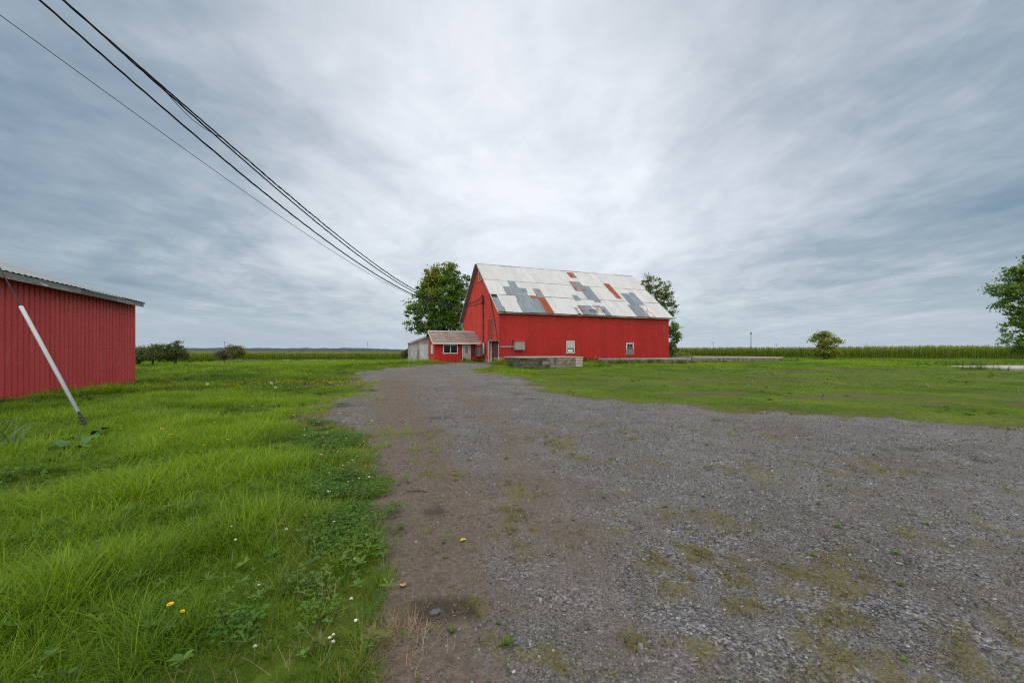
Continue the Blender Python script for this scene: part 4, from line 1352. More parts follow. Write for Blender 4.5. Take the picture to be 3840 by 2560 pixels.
def platform(name, label, x_a, y_a, length, depth, z_t, z_b, courses, cuts, round_left=0.0, drop=0.0, cap=0.10):
    """cast concrete wall block with its front in separate castings; x_a,y_a world position of the front left corner"""
    b = thing(name, label, 'concrete wall', (x_a, y_a, 0), TH_B, 'old concrete walls in front of the barn')
    zs = [z_b] + courses + [z_t - cap]
    rs = np.random.default_rng(int(length * 100))

    def rough_block(x0, x1, z0, z1, y0, y1, mat, nm, amp=0.03, lean=0.0):
        nx = max(2, int((x1 - x0) / 0.22))
        nz = max(2, int((z1 - z0) / 0.16))
        v = []
        f = []
        for k in range(nz + 1):
            for i in range(nx + 1):
                x = x0 + (x1 - x0) * i / nx
                z = z0 + (z1 - z0) * k / nz
                edge = min(i, nx - i, k, nz - k) == 0
                yy = y0 + (0.022 if edge else 0) + (rs.random() - 0.5) * amp
                if round_left and x < round_left:
                    t = 1 - x / round_left
                    yy += round_left * 0.9 * (1 - math.sqrt(max(0, 1 - t * t)))
                v.append((x + (rs.random() - 0.5) * 0.02, yy, z - drop * x / length))
        w_ = nx + 1
        for k in range(nz):
            for i in range(nx):
                a = k * w_ + i
                f.append((a, a + 1, a + w_ + 1, a + w_))
        # close round the back
        n0 = len(v)
        v += [(x0 + (0.02 if round_left and x0 < round_left else 0), y1, z0), (x1, y1, z0 - drop * x1 / length), (x1, y1, z1 - drop * x1 / length), (x0, y1, z1)]
        bot = list(range(0, w_))
        topr = list(range(nz * w_, nz * w_ + w_))
        lef = [k * w_ for k in range(nz + 1)]
        rig = [k * w_ + nx for k in range(nz + 1)]
        f.append(tuple(topr) + (n0 + 2, n0 + 3))
        f.append(tuple(bot[::-1]) + (n0, n0 + 1))
        f.append(tuple(lef) + (n0 + 3, n0))
        f.append(tuple(rig[::-1]) + (n0 + 1, n0 + 2))
        f.append((n0, n0 + 3, n0 + 2, n0 + 1))
        me = bpy.data.meshes.new(nm)
        me.from_pydata(v, [], f)
        me.materials.append(mat)
        me.update()
        return link(nm, me, b)
    for ci in range(len(zs) - 1):
        cx = cuts[ci % len(cuts)]
        for i in range(len(cx) - 1):
            last = i == len(cx) - 2
            rough_block(cx[i] + (0.006 if i else 0), cx[i + 1] - 0.006, zs[ci] + 0.006, zs[ci + 1] - 0.006, 0.0 + 0.012 * ((i + ci) % 2), 0.45,
                        MT['concrete_pale'] if (last and length < 7) else (MT['concrete_moss'] if (i == 0 and length < 7) else MT['concrete']), 'concrete_block', 0.045)
    # left return, the fill and the top slab
    if round_left:
        MB().box(0.02, 0.4, round_left * 0.9, depth, z_b, z_t - cap).build('concrete_block', MT['concrete_moss'], b)
    else:
        MB().box(0.0, 0.4, 0.46, depth, z_b, z_t - cap).build('concrete_block', MT['concrete'], b)
    pts = [(0.0 if not round_left else 0.02, depth)]
    if round_left:
        for t in np.linspace(1, 0, 7):
            pts.append((round_left * (1 - t) - 0.03, -0.03 + round_left * 0.9 * (1 - math.sqrt(max(0, 1 - t * t)))))
    else:
        pts.append((-0.03, -0.03))
    m_ = 10
    for k in range(1, m_ + 1):
        pts.append((pts[-1][0] if k == 0 else (round_left + (length + 0.03 - round_left) * k / m_), -0.03 + rs.uniform(-0.02, 0.03)))
    pts.append((length + 0.02, depth))
    MB().prism(pts, lambda p, e: (p[0], p[1], z_t - cap + cap * e - drop * max(0, p[0]) / length)).build('top_slab', MT['concrete_pale'], b)
    return b


platform('concrete_platform', 'tall grey concrete wall in front of the barn door, rounded left end', 0.68, 35.0, 6.35, 3.9, 1.09, -0.15,
         [0.36, 0.70], [[0, 3.0, 5.6, 6.35], [0, 2.2, 3.4, 5.6, 6.35], [0, 2.6, 3.7, 5.6, 6.35]], 1.0)
platform('concrete_platform', 'low concrete ledge along the barn wall under the right window', 9.8, 41.0, 11.07, 1.7, 0.83, 0.0,
         [0.45], [[0, 3.2, 6.4, 8.6, 11.07], [0, 2.4, 5.0, 9.3, 11.07]], cap=0.13)
platform('concrete_platform', 'low weathered concrete wall between the barn and the lone bush', 23.5, 52.0, 17.0, 4.5, 0.93, 0.0,
         [0.28, 0.50], [[0, 4.2, 9.0, 13.0, 15.7, 17.0], [0, 5.6, 10.5, 15.7, 17.0]], drop=0.14, cap=0.2)


def machine_shed():
    b = thing('red_machine_shed', 'long red ribbed-metal shed at the left edge with grey fascia', 'shed', (-19.1, 20.2, 0), TH_B)
    L0, H = -17.0, 4.02
    n = 17
    prof = rib_profile(1.0, 0.25, 'groove', 0.05)
    me = strip_mesh('siding_panel', prof, MT['red_shed'], lambda a: 0.0, lambda a: H + 0.1, lambda a, o, t: (o, -a, t), 5)
    for i in range(n):
        link('siding_panel', me, b, (0.003 * (i % 2), -i * 1.0, -0.12 + rng.uniform(-0.008, 0.008)))
    p = 0.32

    def top(x):
        return H - 0.02 + p * min(-x, 15 + x)
    for k in range(5):    # far gable wall
        x0 = -k * 3.0
        me = strip_mesh('siding_panel', rib_profile(3.0, 0.25, 'groove', 0.05), MT['red_shed'], lambda a: -0.1, lambda a: top(x0 - a), lambda a, o, t: (x0 - a, o, t))
        link('siding_panel', me, b)
    me = strip_mesh('siding_panel', rib_profile(15.0, 0.25, 'groove', 0.05), MT['red_shed'], lambda a: -0.1, lambda a: top(-a), lambda a, o, t: (-a, L0 - o, t))
    link('siding_panel', me, b)
    me = strip_mesh('siding_panel', rib_profile(17.0, 0.25, 'groove', 0.05), MT['red_shed'], lambda a: -0.1, lambda a: H, lambda a, o, t: (-15.0 - o, -a, t))
    link('siding_panel', me, b)
    MB().box(-0.03, 0.045, 0.0, 0.05, -0.1, H).build('corner_trim', MT['red_shed'], b)
    # fascia in three lengths
    for (y0, y1, dz, dx, m_) in ((0.06, -2.3, 0.0, 0, 'fascia_paint'), (-2.31, -4.9, 0.005, 0.004, 'grey_wood'), (-4.91, L0 - 0.1, 0.0, 0.016, 'fascia_paint')):
        MB().box(0.33 + dx, 0.37 + dx, y1, y0, H - 0.2 + dz, H + 0.01 + dz).build('fascia_board', MT[m_], b)
    MB().box(0.0, 0.33, L0, 0.05, H - 0.03, H - 0.005).build('soffit', MT['dark_interior'], b)
    # roof sheets
    th = math.atan(p)
    S = 7.9 / math.cos(th)
    prof = rib_profile(1.0, 0.25, 'wave', 0.03)
    me = strip_mesh('roof_sheet', prof, MT['old_metal'], lambda a: 0, lambda a: S, lambda a, o, t: (-t * math.cos(th) - o * 0, -a, t * math.sin(th) + o), 12)
    for i in range(n):
        link('roof_sheet', me, b, (0.42, 0.10 - i * 1.0, H + 0.015 + 0.004 * (i % 2)))
    me = strip_mesh('roof_slope', rib_profile(17.0, 0.5, 'wave', 0.03), MT['old_metal'], lambda a: 0, lambda a: S, lambda a, o, t: (-15.4 + t * math.cos(th), 0.1 - a, H + 0.015 + t * math.sin(th) + o))
    link('roof_slope', me, b)
    MB().prism([(0.42, 0.0), (-7.48, 7.9 * p), (-7.48, 7.9 * p - 0.12), (0.42, -0.06)], lambda q_, e: (q_[0], (0.06, 0.09)[e], H + q_[1])).build('bargeboard', MT['grey_wood'], b)


machine_shed()

# ------------------------------------------------------------------ cables, guy, poles
MAST = bw(-0.35, 5.2, 7.6)
HOOK = bw(-0.18, 4.8, 7.1)
POLE = Vector((-13.7, 7.83, 0))


def cable(name, label, a, b, coef, r, strands, twist, mat, group=None, seg=300, wob=0.0, ph0=0.0):
    mb = MB()
    side = (b - a).cross(Vector((0, 0, 1))).normalized()
    for k in range(strands):
        pts = []
        for i in range(seg + 1):
            s = i / seg
            z = ((coef[0] * s + coef[1]) * s + coef[2]) * s + coef[3]
            p = Vector((a.x + (b.x - a.x) * s, a.y + (b.y - a.y) * s, z))
            if strands > 1:
                ph = ph0 + twist * s * 2 * math.pi + k * 2 * math.pi / strands + math.sin(s * 37 + ph0) * 0.7
                rr_ = r * (1.15 + wob * max(0, math.sin(s * 23 + ph0 * 3 + k)) ** 3)
                p = p + side * math.cos(ph) * rr_ + Vector((0, 0, 1)) * math.sin(ph) * rr_
            pts.append(p)
        mb.tube(pts, r, 5)
    return tagp(mb.build(name, mat, None, True), label, 'cable', group)


GC = 'overhead cables running to the barn mast'
cable('service_cable', 'uppermost twisted black overhead cable running to the barn mast', POLE, MAST, (12.066, -5.66, -11.479, 12.63), 0.0150, 3, 26, MT['cable'], GC, wob=1.2)
cable('service_cable', 'middle twisted black overhead cable, just beneath the uppermost one', POLE, MAST + Vector((0, 0, -0.2)), (9.686, -1.196, -13.972, 12.85), 0.0150, 3, 22, MT['cable'], GC, ph0=1.3, wob=0.6)
cable('service_cable', 'lowest thick twisted black overhead cable, with the thin wire below it', POLE, HOOK, (4.758, 6.65, -16.765, 12.43), 0.0165, 3, 20, MT['cable'], GC, ph0=2.4, wob=0.4)
cable('thin_wire', 'single thin dark wire, the lowest of the overhead lines', POLE, HOOK, (7.381, 0.081, -11.267, 10.82), 0.011, 1, 0, MT['cable'], GC)
# one loose strand hanging out of the upper bundle
pts = []
for i in range(41):
    t = i / 40
    s = 0.155 + 0.062 * t
    z = ((12.066 * s - 5.66) * s - 11.479) * s + 12.61
    pts.append((POLE.x + (MAST.x - POLE.x) * s, POLE.y + (MAST.y - POLE.y) * s, z - 0.30 * math.sin(math.pi * t) ** 1.3 * (0.65 + 0.35 * t)))
tagp(MB().tube(pts, 0.012, 5).build('loose_strand', MT['cable'], None, True), 'loose strand sagging out of the upper cable bundle', 'cable', GC)

# the pole that carries them stands just outside the picture, left of the guy
up = thing('utility_pole', 'tall wooden utility pole carrying the overhead cables', 'utility pole', (POLE.x - 0.12, POLE.y, Z(POLE.x, POLE.y) - 0.05))
MB().tube([(0, 0, 0), (0, 0, 6), (0, 0, 13.4)], [0.17, 0.15, 0.12], 12).build('post', MT['pole_wood'], up, True)
MB().box(-1.1, 1.1, -0.06, 0.06, 12.9, 13.05).build('crossarm', MT['pole_wood'], up)

gy = thing('guy_wire', 'guy wire with a white plastic guard leaning in front of the left shed', 'guy wire', (-8.27, 7.83, Z(-8.27, 7.83)))
dr_ = Vector((-0.545, 0.0, 1.0)).normalized()


def gp(t):
    return dr_ * t


MB().tube([gp(0.42), gp(2.0), gp(11.9)], 0.011, 6).build('wire', MT['dark_metal'], gy, True)
MB().tube([gp(0.46), gp(0.465), gp(1.4), gp(2.81), gp(2.815)], [0.024, 0.031, 0.0335, 0.0335, 0.028], 14, True).build('guard', MT['white_pipe'], gy, True)
MB().tube([gp(-0.25), gp(0.22)], 0.013, 7).build('anchor_rod', MT['dark_metal'], gy, True)
gr = MB().tube([gp(0.14), gp(0.20), gp(0.36), gp(0.44)], [0.018, 0.034, 0.030, 0.016], 8).build('grip', MT['dark_metal'], gy, True)
for t in (0.2, 0.27, 0.34):
    MB().tube([gp(t) + Vector((-0.05, -0.03, 0)), gp(t) + Vector((0.05, -0.03, 0.01))], 0.012, 6).build('bolt', MT['dark_metal'], gr)
MB().tube([gp(0.1), gp(0.04) + Vector((0.03, -0.02, 0)), gp(-0.05) + Vector((0.03, -0.02, 0))], 0.008, 5).build('eye', MT['dark_metal'], gr)


def far_pole(x, y, h, arm, label, lean=0.0, double=False):
    z0 = float(gz(x, y))
    p = thing('power_pole', label, 'power pole', (x, y, z0), 0.35, 'power poles far across the fields')
    t = Vector((lean, 0, h))
    MB().tube([(0, 0, 0), tuple(t * 0.5), tuple(t)], [0.17, 0.15, 0.12], 6).build('post', MT['pole_wood'], p)
    if arm:
        MB().bar(t + Vector((-arm, 0, -0.4)), t + Vector((arm, 0, -0.4)), 0.12, 0.16).build('crossarm', MT['pole_wood'], p)
        if double:
            MB().bar(t + Vector((-arm * 0.8, 0, -1.6)), t + Vector((arm * 0.8, 0, -1.6)), 0.12, 0.16).build('crossarm', MT['pole_wood'], p)


far_pole(-214.6, 300, 10.4, 0.9, 'leaning far power pole behind the left shrubs', -0.9)
far_pole(-107.8, 300, 10.2, 0, 'plain far power pole over the corn left of the white shed', -0.5)
far_pole(-306.0, 600, 8.6, 0.6, 'tiny far power pole between the shrubs and the white shed', 0)
far_pole(176.4, 350, 9.5, 2.2, 'far power pole with crossarms, nearest to the barn', -0.6, True)
far_pole(251.0, 380, 9.1, 2.4, 'far power pole with crossarms between mast and lone bush', 0, True)
far_pole(390.0, 440, 10.0, 2.4, 'far power pole with crossarms right of the lone bush', 0, True)

tw = thing('radio_mast', 'slim grey communications mast rising behind the corn', 'mast', (478.0, 800, 0), 0.2)
MB().tube([(0, 0, 0), (0, 0, 20), (0, 0, 38)], [0.9, 0.7, 0.45], 8).build('shaft', MT['tower'], tw)
MB().tube([(0, 0, 35.5), (0, 0, 36.0), (0, 0, 39.6), (0, 0, 40.2)], [0.6, 1.5, 1.5, 0.6], 8).build('antenna_head', MT['tower'], tw)
MB().tube([(0, 0, 40), (0, 0, 43)], 0.25, 6).build('aerial', MT['tower'], tw)

# ------------------------------------------------------------------ trees
LOBES = {}
LOBES['maple'] = [(-10.75, 62, 9.32, 3.93, 3.53, 3.93), (-11.9, 62, 13.25, 1.41, 1.64, 1.82), (-9.42, 62, 13.78, 1.65, 1.49, 1.65), (-8.18, 62, 11.18, 1.74, 2.05, 2.27), (-14.96, 62, 7.87, 1.57, 1.41, 1.57), (-15.29, 62, 5.52, 1.32, 1.19, 1.07), (-13.23, 62, 5.39, 1.98, 1.79, 1.41), (-8.47, 62, 6.43, 2.27, 2.23, 2.48), (-13.64, 62, 10.77, 1.65, 1.56, 1.74), (-11.16, 62, 11.39, 2.48, 2.23, 2.48), (-10.75, 62, 6.01, 2.48, 2.23, 1.86)]
LOBES['tall'] = [(23.21, 68, 12.88, 1.18, 1.8, 1.99), (24.93, 68, 11.98, 1.63, 1.88, 2.09), (26.38, 68, 10.98, 1.18, 1.39, 1.54), (27.47, 68, 9.26, 0.82, 0.9, 1.0), (23.8, 68, 9.62, 2.49, 2.24, 2.04), (25.61, 68, 8.03, 2.04, 1.84, 2.04), (27.11, 68, 7.9, 0.91, 0.82, 0.63), (22.67, 68, 5.99, 2.72, 2.45, 2.72)]
LOBES['sap'] = [(22.47, 56, 4.54, 0.75, 0.87, 0.97), (22.85, 56, 3.27, 0.67, 0.74, 0.82), (22.18, 56, 1.92, 0.9, 0.81, 0.9), (23.15, 56, 4.01, 0.37, 0.47, 0.52), (22.7, 56, 1.4, 0.6, 0.54, 0.52)]
LOBES['lone'] = [(62.72, 80, 3.1, 1.76, 1.58, 1.28), (62.72, 80, 4.91, 0.91, 0.82, 0.64), (60.91, 80, 4.48, 0.75, 0.67, 0.69), (59.79, 80, 3.68, 0.59, 0.53, 0.21), (64.69, 80, 3.84, 0.85, 0.77, 0.64), (65.6, 80, 3.58, 0.32, 0.48, 0.53), (62.72, 80, 1.44, 2.13, 1.92, 0.96)]
LOBES['right'] = [(76.24, 60, 12.91, 1.76, 1.58, 1.68), (74.64, 60, 10.79, 2.4, 2.16, 1.0), (73.28, 60, 8.67, 1.12, 1.01, 0.32), (76.48, 60, 8.99, 2.24, 2.02, 2.08), (74.72, 60, 6.15, 1.44, 1.3, 0.8), (76.4, 60, 4.87, 1.68, 1.51, 1.32), (75.2, 60, 3.07, 1.76, 1.58, 0.56), (77.2, 60, 1.67, 1.52, 1.37, 1.32), (81.2, 60, 11.07, 4.6, 4.86, 5.4), (81.2, 60, 5.07, 4.6, 4.14, 4.0), (80.0, 60, 14.87, 2.48, 2.23, 2.48)]
LOBES['apple1'] = [(-39.13, 43, 1.21, 1.26, 1.14, 0.54), (-38.01, 43, 2.07, 0.57, 0.52, 0.46), (-39.59, 43, 1.66, 0.77, 0.7, 0.43), (-37.9, 43, 1.03, 0.8, 0.72, 0.54), (-40.13, 43, 1.26, 0.49, 0.57, 0.63), (-40.25, 43, 0.58, 0.52, 0.46, 0.32)]
LOBES['apple2'] = [(-36.78, 44, 1.55, 0.94, 0.84, 0.56), (-36.73, 44, 2.25, 0.44, 0.4, 0.44), (-37.63, 44, 2.08, 0.38, 0.37, 0.41), (-37.63, 44, 1.08, 0.76, 0.69, 0.59), (-36.2, 44, 1.08, 0.59, 0.53, 0.5)]
LOBES['shrub1'] = [(-39.17, 54, 1.01, 0.83, 0.75, 0.58), (-38.45, 54, 1.19, 0.68, 0.62, 0.54)]
LOBES['shrub2'] = [(-40.17, 58, 1.47, 1.04, 0.94, 0.81), (-40.91, 58, 2.09, 0.54, 0.49, 0.43), (-39.4, 58, 1.47, 0.62, 0.63, 0.7), (-39.94, 58, 2.05, 0.62, 0.56, 0.43)]
LOBES['shedbush'] = [(-14.04, 54, 1.41, 0.58, 0.52, 0.5), (-14.58, 54, 1.12, 0.43, 0.39, 0.36)]
LOBES['cornerbush'] = [(25.32, 60, 0.99, 0.8, 0.72, 0.48), (26.2, 60, 0.87, 0.6, 0.54, 0.36)]

LEAFM = {
    'maple': foliage_mat('maple_leaves', (0.048, 0.115, 0.015), (0.195, 0.32, 0.04), (0.42, 0.29, 0.03), trans=0.42),
    'tall': foliage_mat('poplar_leaves', (0.06, 0.095, 0.02), (0.21, 0.26, 0.055), (0.24, 0.16, 0.035), trans=0.36),
    'light': foliage_mat('pale_green_leaves', (0.065, 0.125, 0.025), (0.22, 0.31, 0.065), (0.2, 0.15, 0.04), trans=0.28),
    'bush': foliage_mat('bush_leaves', (0.10, 0.14, 0.016), (0.31, 0.36, 0.04), (0.26, 0.2, 0.02), trans=0.36),
    'apple': foliage_mat('apple_leaves', (0.06, 0.10, 0.024), (0.18, 0.22, 0.065), (0.17, 0.13, 0.05), trans=0.34),
    'brown': foliage_mat('dull_brown_leaves', (0.075, 0.068, 0.035), (0.16, 0.14, 0.075), (0.12, 0.09, 0.05), trans=0.2),
    'olive': foliage_mat('olive_leaves', (0.065, 0.088, 0.02), (0.21, 0.23, 0.06), (0.2, 0.15, 0.05), trans=0.34),
}


def make_tree(name, label, cat, base, lobes, leafmat, n_clump, per, leaf, trunk_r, fork, seed, accent=None, stems=1, lean=(0, 0), clump_r=0.5, group=None, droop=0.0, shell=0.55):
    r = np.random.default_rng(seed)
    bx, by = base
    bz = float(gz(bx, by)) - 0.05
    t = thing(name, label, cat, (bx, by, bz), 0.0, group)
    lob = np.array(lobes, float)
    lob[:, :3] -= (bx, by, bz)
    vol = lob[:, 3] * lob[:, 4] * lob[:, 5]
    wgt = vol ** 0.8
    wgt /= wgt.sum()
    k = r.choice(len(lob), n_clump, p=wgt)
    d = r.normal(size=(n_clump, 3))
    d /= np.linalg.norm(d, axis=1)[:, None]
    rad = shell + (1.12 - shell) * r.random(n_clump) ** 0.8
    deep = r.random(n_clump) < 0.28
    rad[deep] *= r.random(deep.sum()) ** 0.5
    C = lob[k, :3] + d * lob[k, 3:6] * rad[:, None]
    C[:, 2] = np.maximum(C[:, 2], 0.25)
    csize = clump_r * r.uniform(0.35, 1.25, n_clump)
    ctint = r.uniform(0.05, 0.8, n_clump)
    # leaves
    n = n_clump * per
    ci = np.repeat(np.arange(n_clump), per)
    off = r.normal(size=(n, 3)) * np.array([1, 1, 0.62]) * csize[ci][:, None] * 0.62
    P = C[ci] + off
    if droop:
        P[:, 2] -= droop * np.hypot(off[:, 0], off[:, 1])
    P[:, 2] = np.maximum(P[:, 2], 0.06)
    ax = r.normal(size=(n, 3))
    ax[:, 2] *= 0.6
    ax /= np.linalg.norm(ax, axis=1)[:, None]
    nr = r.normal(size=(n, 3)) + np.array([0, 0, 0.9])
    sd_ = np.cross(ax, nr)
    sd_ /= (np.linalg.norm(sd_, axis=1)[:, None] + 1e-9)
    up = np.cross(sd_, ax)
    sz = leaf * r.uniform(0.6, 1.35, n)[:, None]
    V = np.stack([P - ax * sz * 0.5, P + sd_ * sz * 0.36 + up * sz * 0.06, P + ax * sz * 0.55, P - sd_ * sz * 0.36 + up * sz * 0.06], 1).reshape(-1, 3)
    F = np.arange(n * 4).reshape(-1, 4)
    tint = np.clip(ctint[ci] + r.normal(size=n) * 0.2, 0, 1)
    acc = np.zeros(n) if accent is None else np.clip(accent(P + np.array([bx, by, bz]), r), 0, 1)
    me = np_mesh('crown', V, F, leafmat, fattr={'tint': tint, 'accent': acc})
    link('crown', me, t)
    # trunk, limbs and twigs
    mb = MB()
    cen = lob[:, :3].mean(0)
    tops = []
    for s in range(stems):
        a = s * 2.4 + 0.5
        sp = 0 if stems == 1 else 0.18
        p0 = Vector((math.cos(a) * sp, math.sin(a) * sp, 0))
        p2 = Vector((lean[0] + math.cos(a) * sp * 4, lean[1] + math.sin(a) * sp * 4, fork))
        p1 = p0.lerp(p2, 0.5) + Vector((r.normal() * 0.06, r.normal() * 0.06, 0))
        rr_ = trunk_r if stems == 1 else trunk_r * 0.6
        mb.tube([p0, p0.lerp(p1, 0.2), p1, p2], [rr_ * 1.35, rr_ * 1.1, rr_ * 0.95, rr_ * 0.75], 8)
        tops.append(p2)
    main = []
    for q_ in lob:
        st = min(tops, key=lambda p: (p - Vector(q_[:3])).length)
        e = Vector(q_[:3]) + Vector((0, 0, q_[5] * 0.35))
        m1 = st.lerp(e, 0.45) + Vector((r.normal() * 0.15, r.normal() * 0.15, abs(e.z - st.z) * 0.12))
        mb.tube([st, m1, e], [trunk_r * 0.55, trunk_r * 0.34, trunk_r * 0.10], 6)
        main += [st.lerp(m1, 0.6), m1, m1.lerp(e, 0.5), e]
    for i in range(0, n_clump, 2):
        c = Vector(C[i])
        st = min(main, key=lambda p: (p - c).length)
        if (st - c).length < 0.15:
            continue
        m1 = st.lerp(c, 0.5) + Vector((r.normal() * 0.1, r.normal() * 0.1, 0.08))
        mb.tube([st, m1, c], [trunk_r * 0.14, trunk_r * 0.09, trunk_r * 0.03], 4, False)
    mb.build('trunk', MT['bark'], t, True)
    return t


def maple_acc(P, r):
    f = np.exp(-((P[:, 0] + 12.6) / 1.9) ** 2 - ((P[:, 2] - 12.8) / 2.3) ** 2) + 0.35 * np.exp(-((P[:, 0] + 9.3) / 1.5) ** 2 - ((P[:, 2] - 14.6) / 1.2) ** 2)
    return np.where(r.random(len(P)) < f * 0.6, r.uniform(0.2, 0.85, len(P)), 0)


def few(p_, lo=0.2, hi=0.8):
    return lambda P, r: np.where(r.random(len(P)) < p_, r.uniform(lo, hi, len(P)), 0)


make_tree('maple_tree', 'big maple with turning leaves behind the low sheds', 'tree', (-10.9, 62.0), LOBES['maple'], LEAFM['maple'], 560, 70, 0.25, 0.30, 3.2, 1, maple_acc, clump_r=0.66, lean=(0.1, 0))
make_tree('slender_tree', 'tall thin-leaved tree rising behind the right end of the barn roof', 'tree', (24.2, 68.0), LOBES['tall'], LEAFM['tall'], 300, 42, 0.22, 0.22, 3.5, 2, few(0.10), clump_r=0.6, shell=0.35)
make_tree('young_tree', 'young pale green tree beside the right corner of the barn', 'tree', (22.4, 56.0), LOBES['sap'], LEAFM['light'], 90, 42, 0.22, 0.09, 1.2, 3, few(0.05), clump_r=0.42)
make_tree('bush_tree', 'lone rounded bush tree standing in front of the right cornfield', 'tree', (62.8, 80.0), LOBES['lone'], LEAFM['bush'], 190, 40, 0.25, 0.16, 1.4, 4, few(0.18), stems=3, clump_r=0.62)
make_tree('broad_tree', 'dark broadleaf tree cut off by the right edge of the picture', 'tree', (81.5, 60.0), LOBES['right'], LEAFM['maple'], 560, 56, 0.28, 0.34, 3.0, 5, few(0.05), clump_r=0.72, shell=0.5)
make_tree('apple_tree', 'spreading old apple tree next to the left shed corner', 'tree', (-38.55, 43.0), LOBES['apple1'], LEAFM['apple'], 300, 40, 0.115, 0.12, 0.75, 6, few(0.15), lean=(-0.06, 0), clump_r=0.3, group='old apple trees', shell=0.4)
make_tree('apple_tree', 'spreading old apple tree, the one further from the left shed', 'tree', (-37.1, 44.0), LOBES['apple2'], LEAFM['apple'], 240, 40, 0.115, 0.12, 0.8, 7, few(0.12), lean=(0.16, 0), clump_r=0.3, group='old apple trees', shell=0.4)
make_tree('shrub', 'small dull brown shrub on a bent stem in the left meadow', 'shrub', (-38.7, 54.0), LOBES['shrub1'], LEAFM['brown'], 90, 36, 0.11, 0.06, 0.8, 8, few(0.3), lean=(-0.25, 0), clump_r=0.28)
make_tree('shrub', 'taller olive green shrub behind the small brown one', 'shrub', (-39.8, 58.0), LOBES['shrub2'], LEAFM['olive'], 150, 38, 0.12, 0.07, 0.7, 9, few(0.15), stems=3, clump_r=0.32)
make_tree('shrub', 'low dark bush growing behind the white lean-to shed', 'shrub', (-14.1, 54.0), LOBES['shedbush'], LEAFM['olive'], 60, 36, 0.13, 0.04, 0.3, 10, few(0.25), stems=3, clump_r=0.3)
make_tree('shrub', 'low yellow-green bush at the foot of the young tree', 'shrub', (25.6, 60.0), LOBES['cornerbush'], LEAFM['bush'], 70, 36, 0.14, 0.04, 0.3, 12, few(0.2), stems=3, clump_r=0.35)

# ------------------------------------------------------------------ scattering with geometry nodes
def src_collection(name, meshes):
    c = bpy.data.collections.new(name)
    for i, me in enumerate(meshes):
        o = bpy.data.objects.new('%s_%02d' % (name, i), me)
        c.objects.link(o)
    return c


def scatter(name, label, meshes, pts, rot, scl, idx, tint, accent=None):
    """one stuff object: instances of the given clump meshes on its points"""
    coll = src_collection(name + '_source', meshes)
    me = bpy.data.meshes.new(name)
    n = len(pts)
    me.vertices.add(n)
    me.vertices.foreach_set('co', np.asarray(pts, np.float32).ravel())

    def att(nm, typ, arr, key):
        a = me.attributes.new(nm, typ, 'POINT')
        a.data.foreach_set(key, arr)
    att('rot', 'FLOAT_VECTOR', np.asarray(rot, np.float32).ravel(), 'vector')
    scl = np.asarray(scl, np.float32)
    if scl.ndim == 1:
        scl = np.repeat(scl[:, None], 3, 1)
    att('scl', 'FLOAT_VECTOR', scl.ravel(), 'vector')
    att('idx', 'INT', np.asarray(idx, np.int32), 'value')
    att('tint', 'FLOAT', np.asarray(tint, np.float32), 'value')
    att('accent', 'FLOAT', np.asarray(np.zeros(n) if accent is None else accent, np.float32), 'value')
    o = link(name, me)
    tagp(o, label, kind='stuff')
    ng = bpy.data.node_groups.new(name + '_nodes', 'GeometryNodeTree')
    ng.interface.new_socket('Geometry', in_out='INPUT', socket_type='NodeSocketGeometry')
    ng.interface.new_socket('Geometry', in_out='OUTPUT', socket_type='NodeSocketGeometry')
    N, L = nt_nodes(ng)
    gi = N('NodeGroupInput')
    go = N('NodeGroupOutput')
    ci = N('GeometryNodeCollectionInfo')
    ci.inputs['Collection'].default_value = coll
    ci.inputs['Separate Children'].default_value = True
    ci.inputs['Reset Children'].default_value = True
    ip = N('GeometryNodeInstanceOnPoints')

    def na(nm, typ):
        a = N('GeometryNodeInputNamedAttribute', data_type=typ)
        a.inputs['Name'].default_value = nm
        return a.outputs['Attribute']
    er = N('FunctionNodeEulerToRotation')
    L(na('rot', 'FLOAT_VECTOR'), er.inputs[0])
    mp = N('GeometryNodeMeshToPoints')
    L(gi.outputs[0], mp.inputs[0])
    L(mp.outputs[0], ip.inputs['Points'])
    L(ci.outputs[0], ip.inputs['Instance'])
    ip.inputs['Pick Instance'].default_value = True
    L(na('idx', 'INT'), ip.inputs['Instance Index'])
    L(er.outputs[0], ip.inputs['Rotation'])
    L(na('scl', 'FLOAT_VECTOR'), ip.inputs['Scale'])
    L(ip.outputs[0], go.inputs[0])
    md = o.modifiers.new('scatter', 'NODES')
    md.node_group = ng
    return o


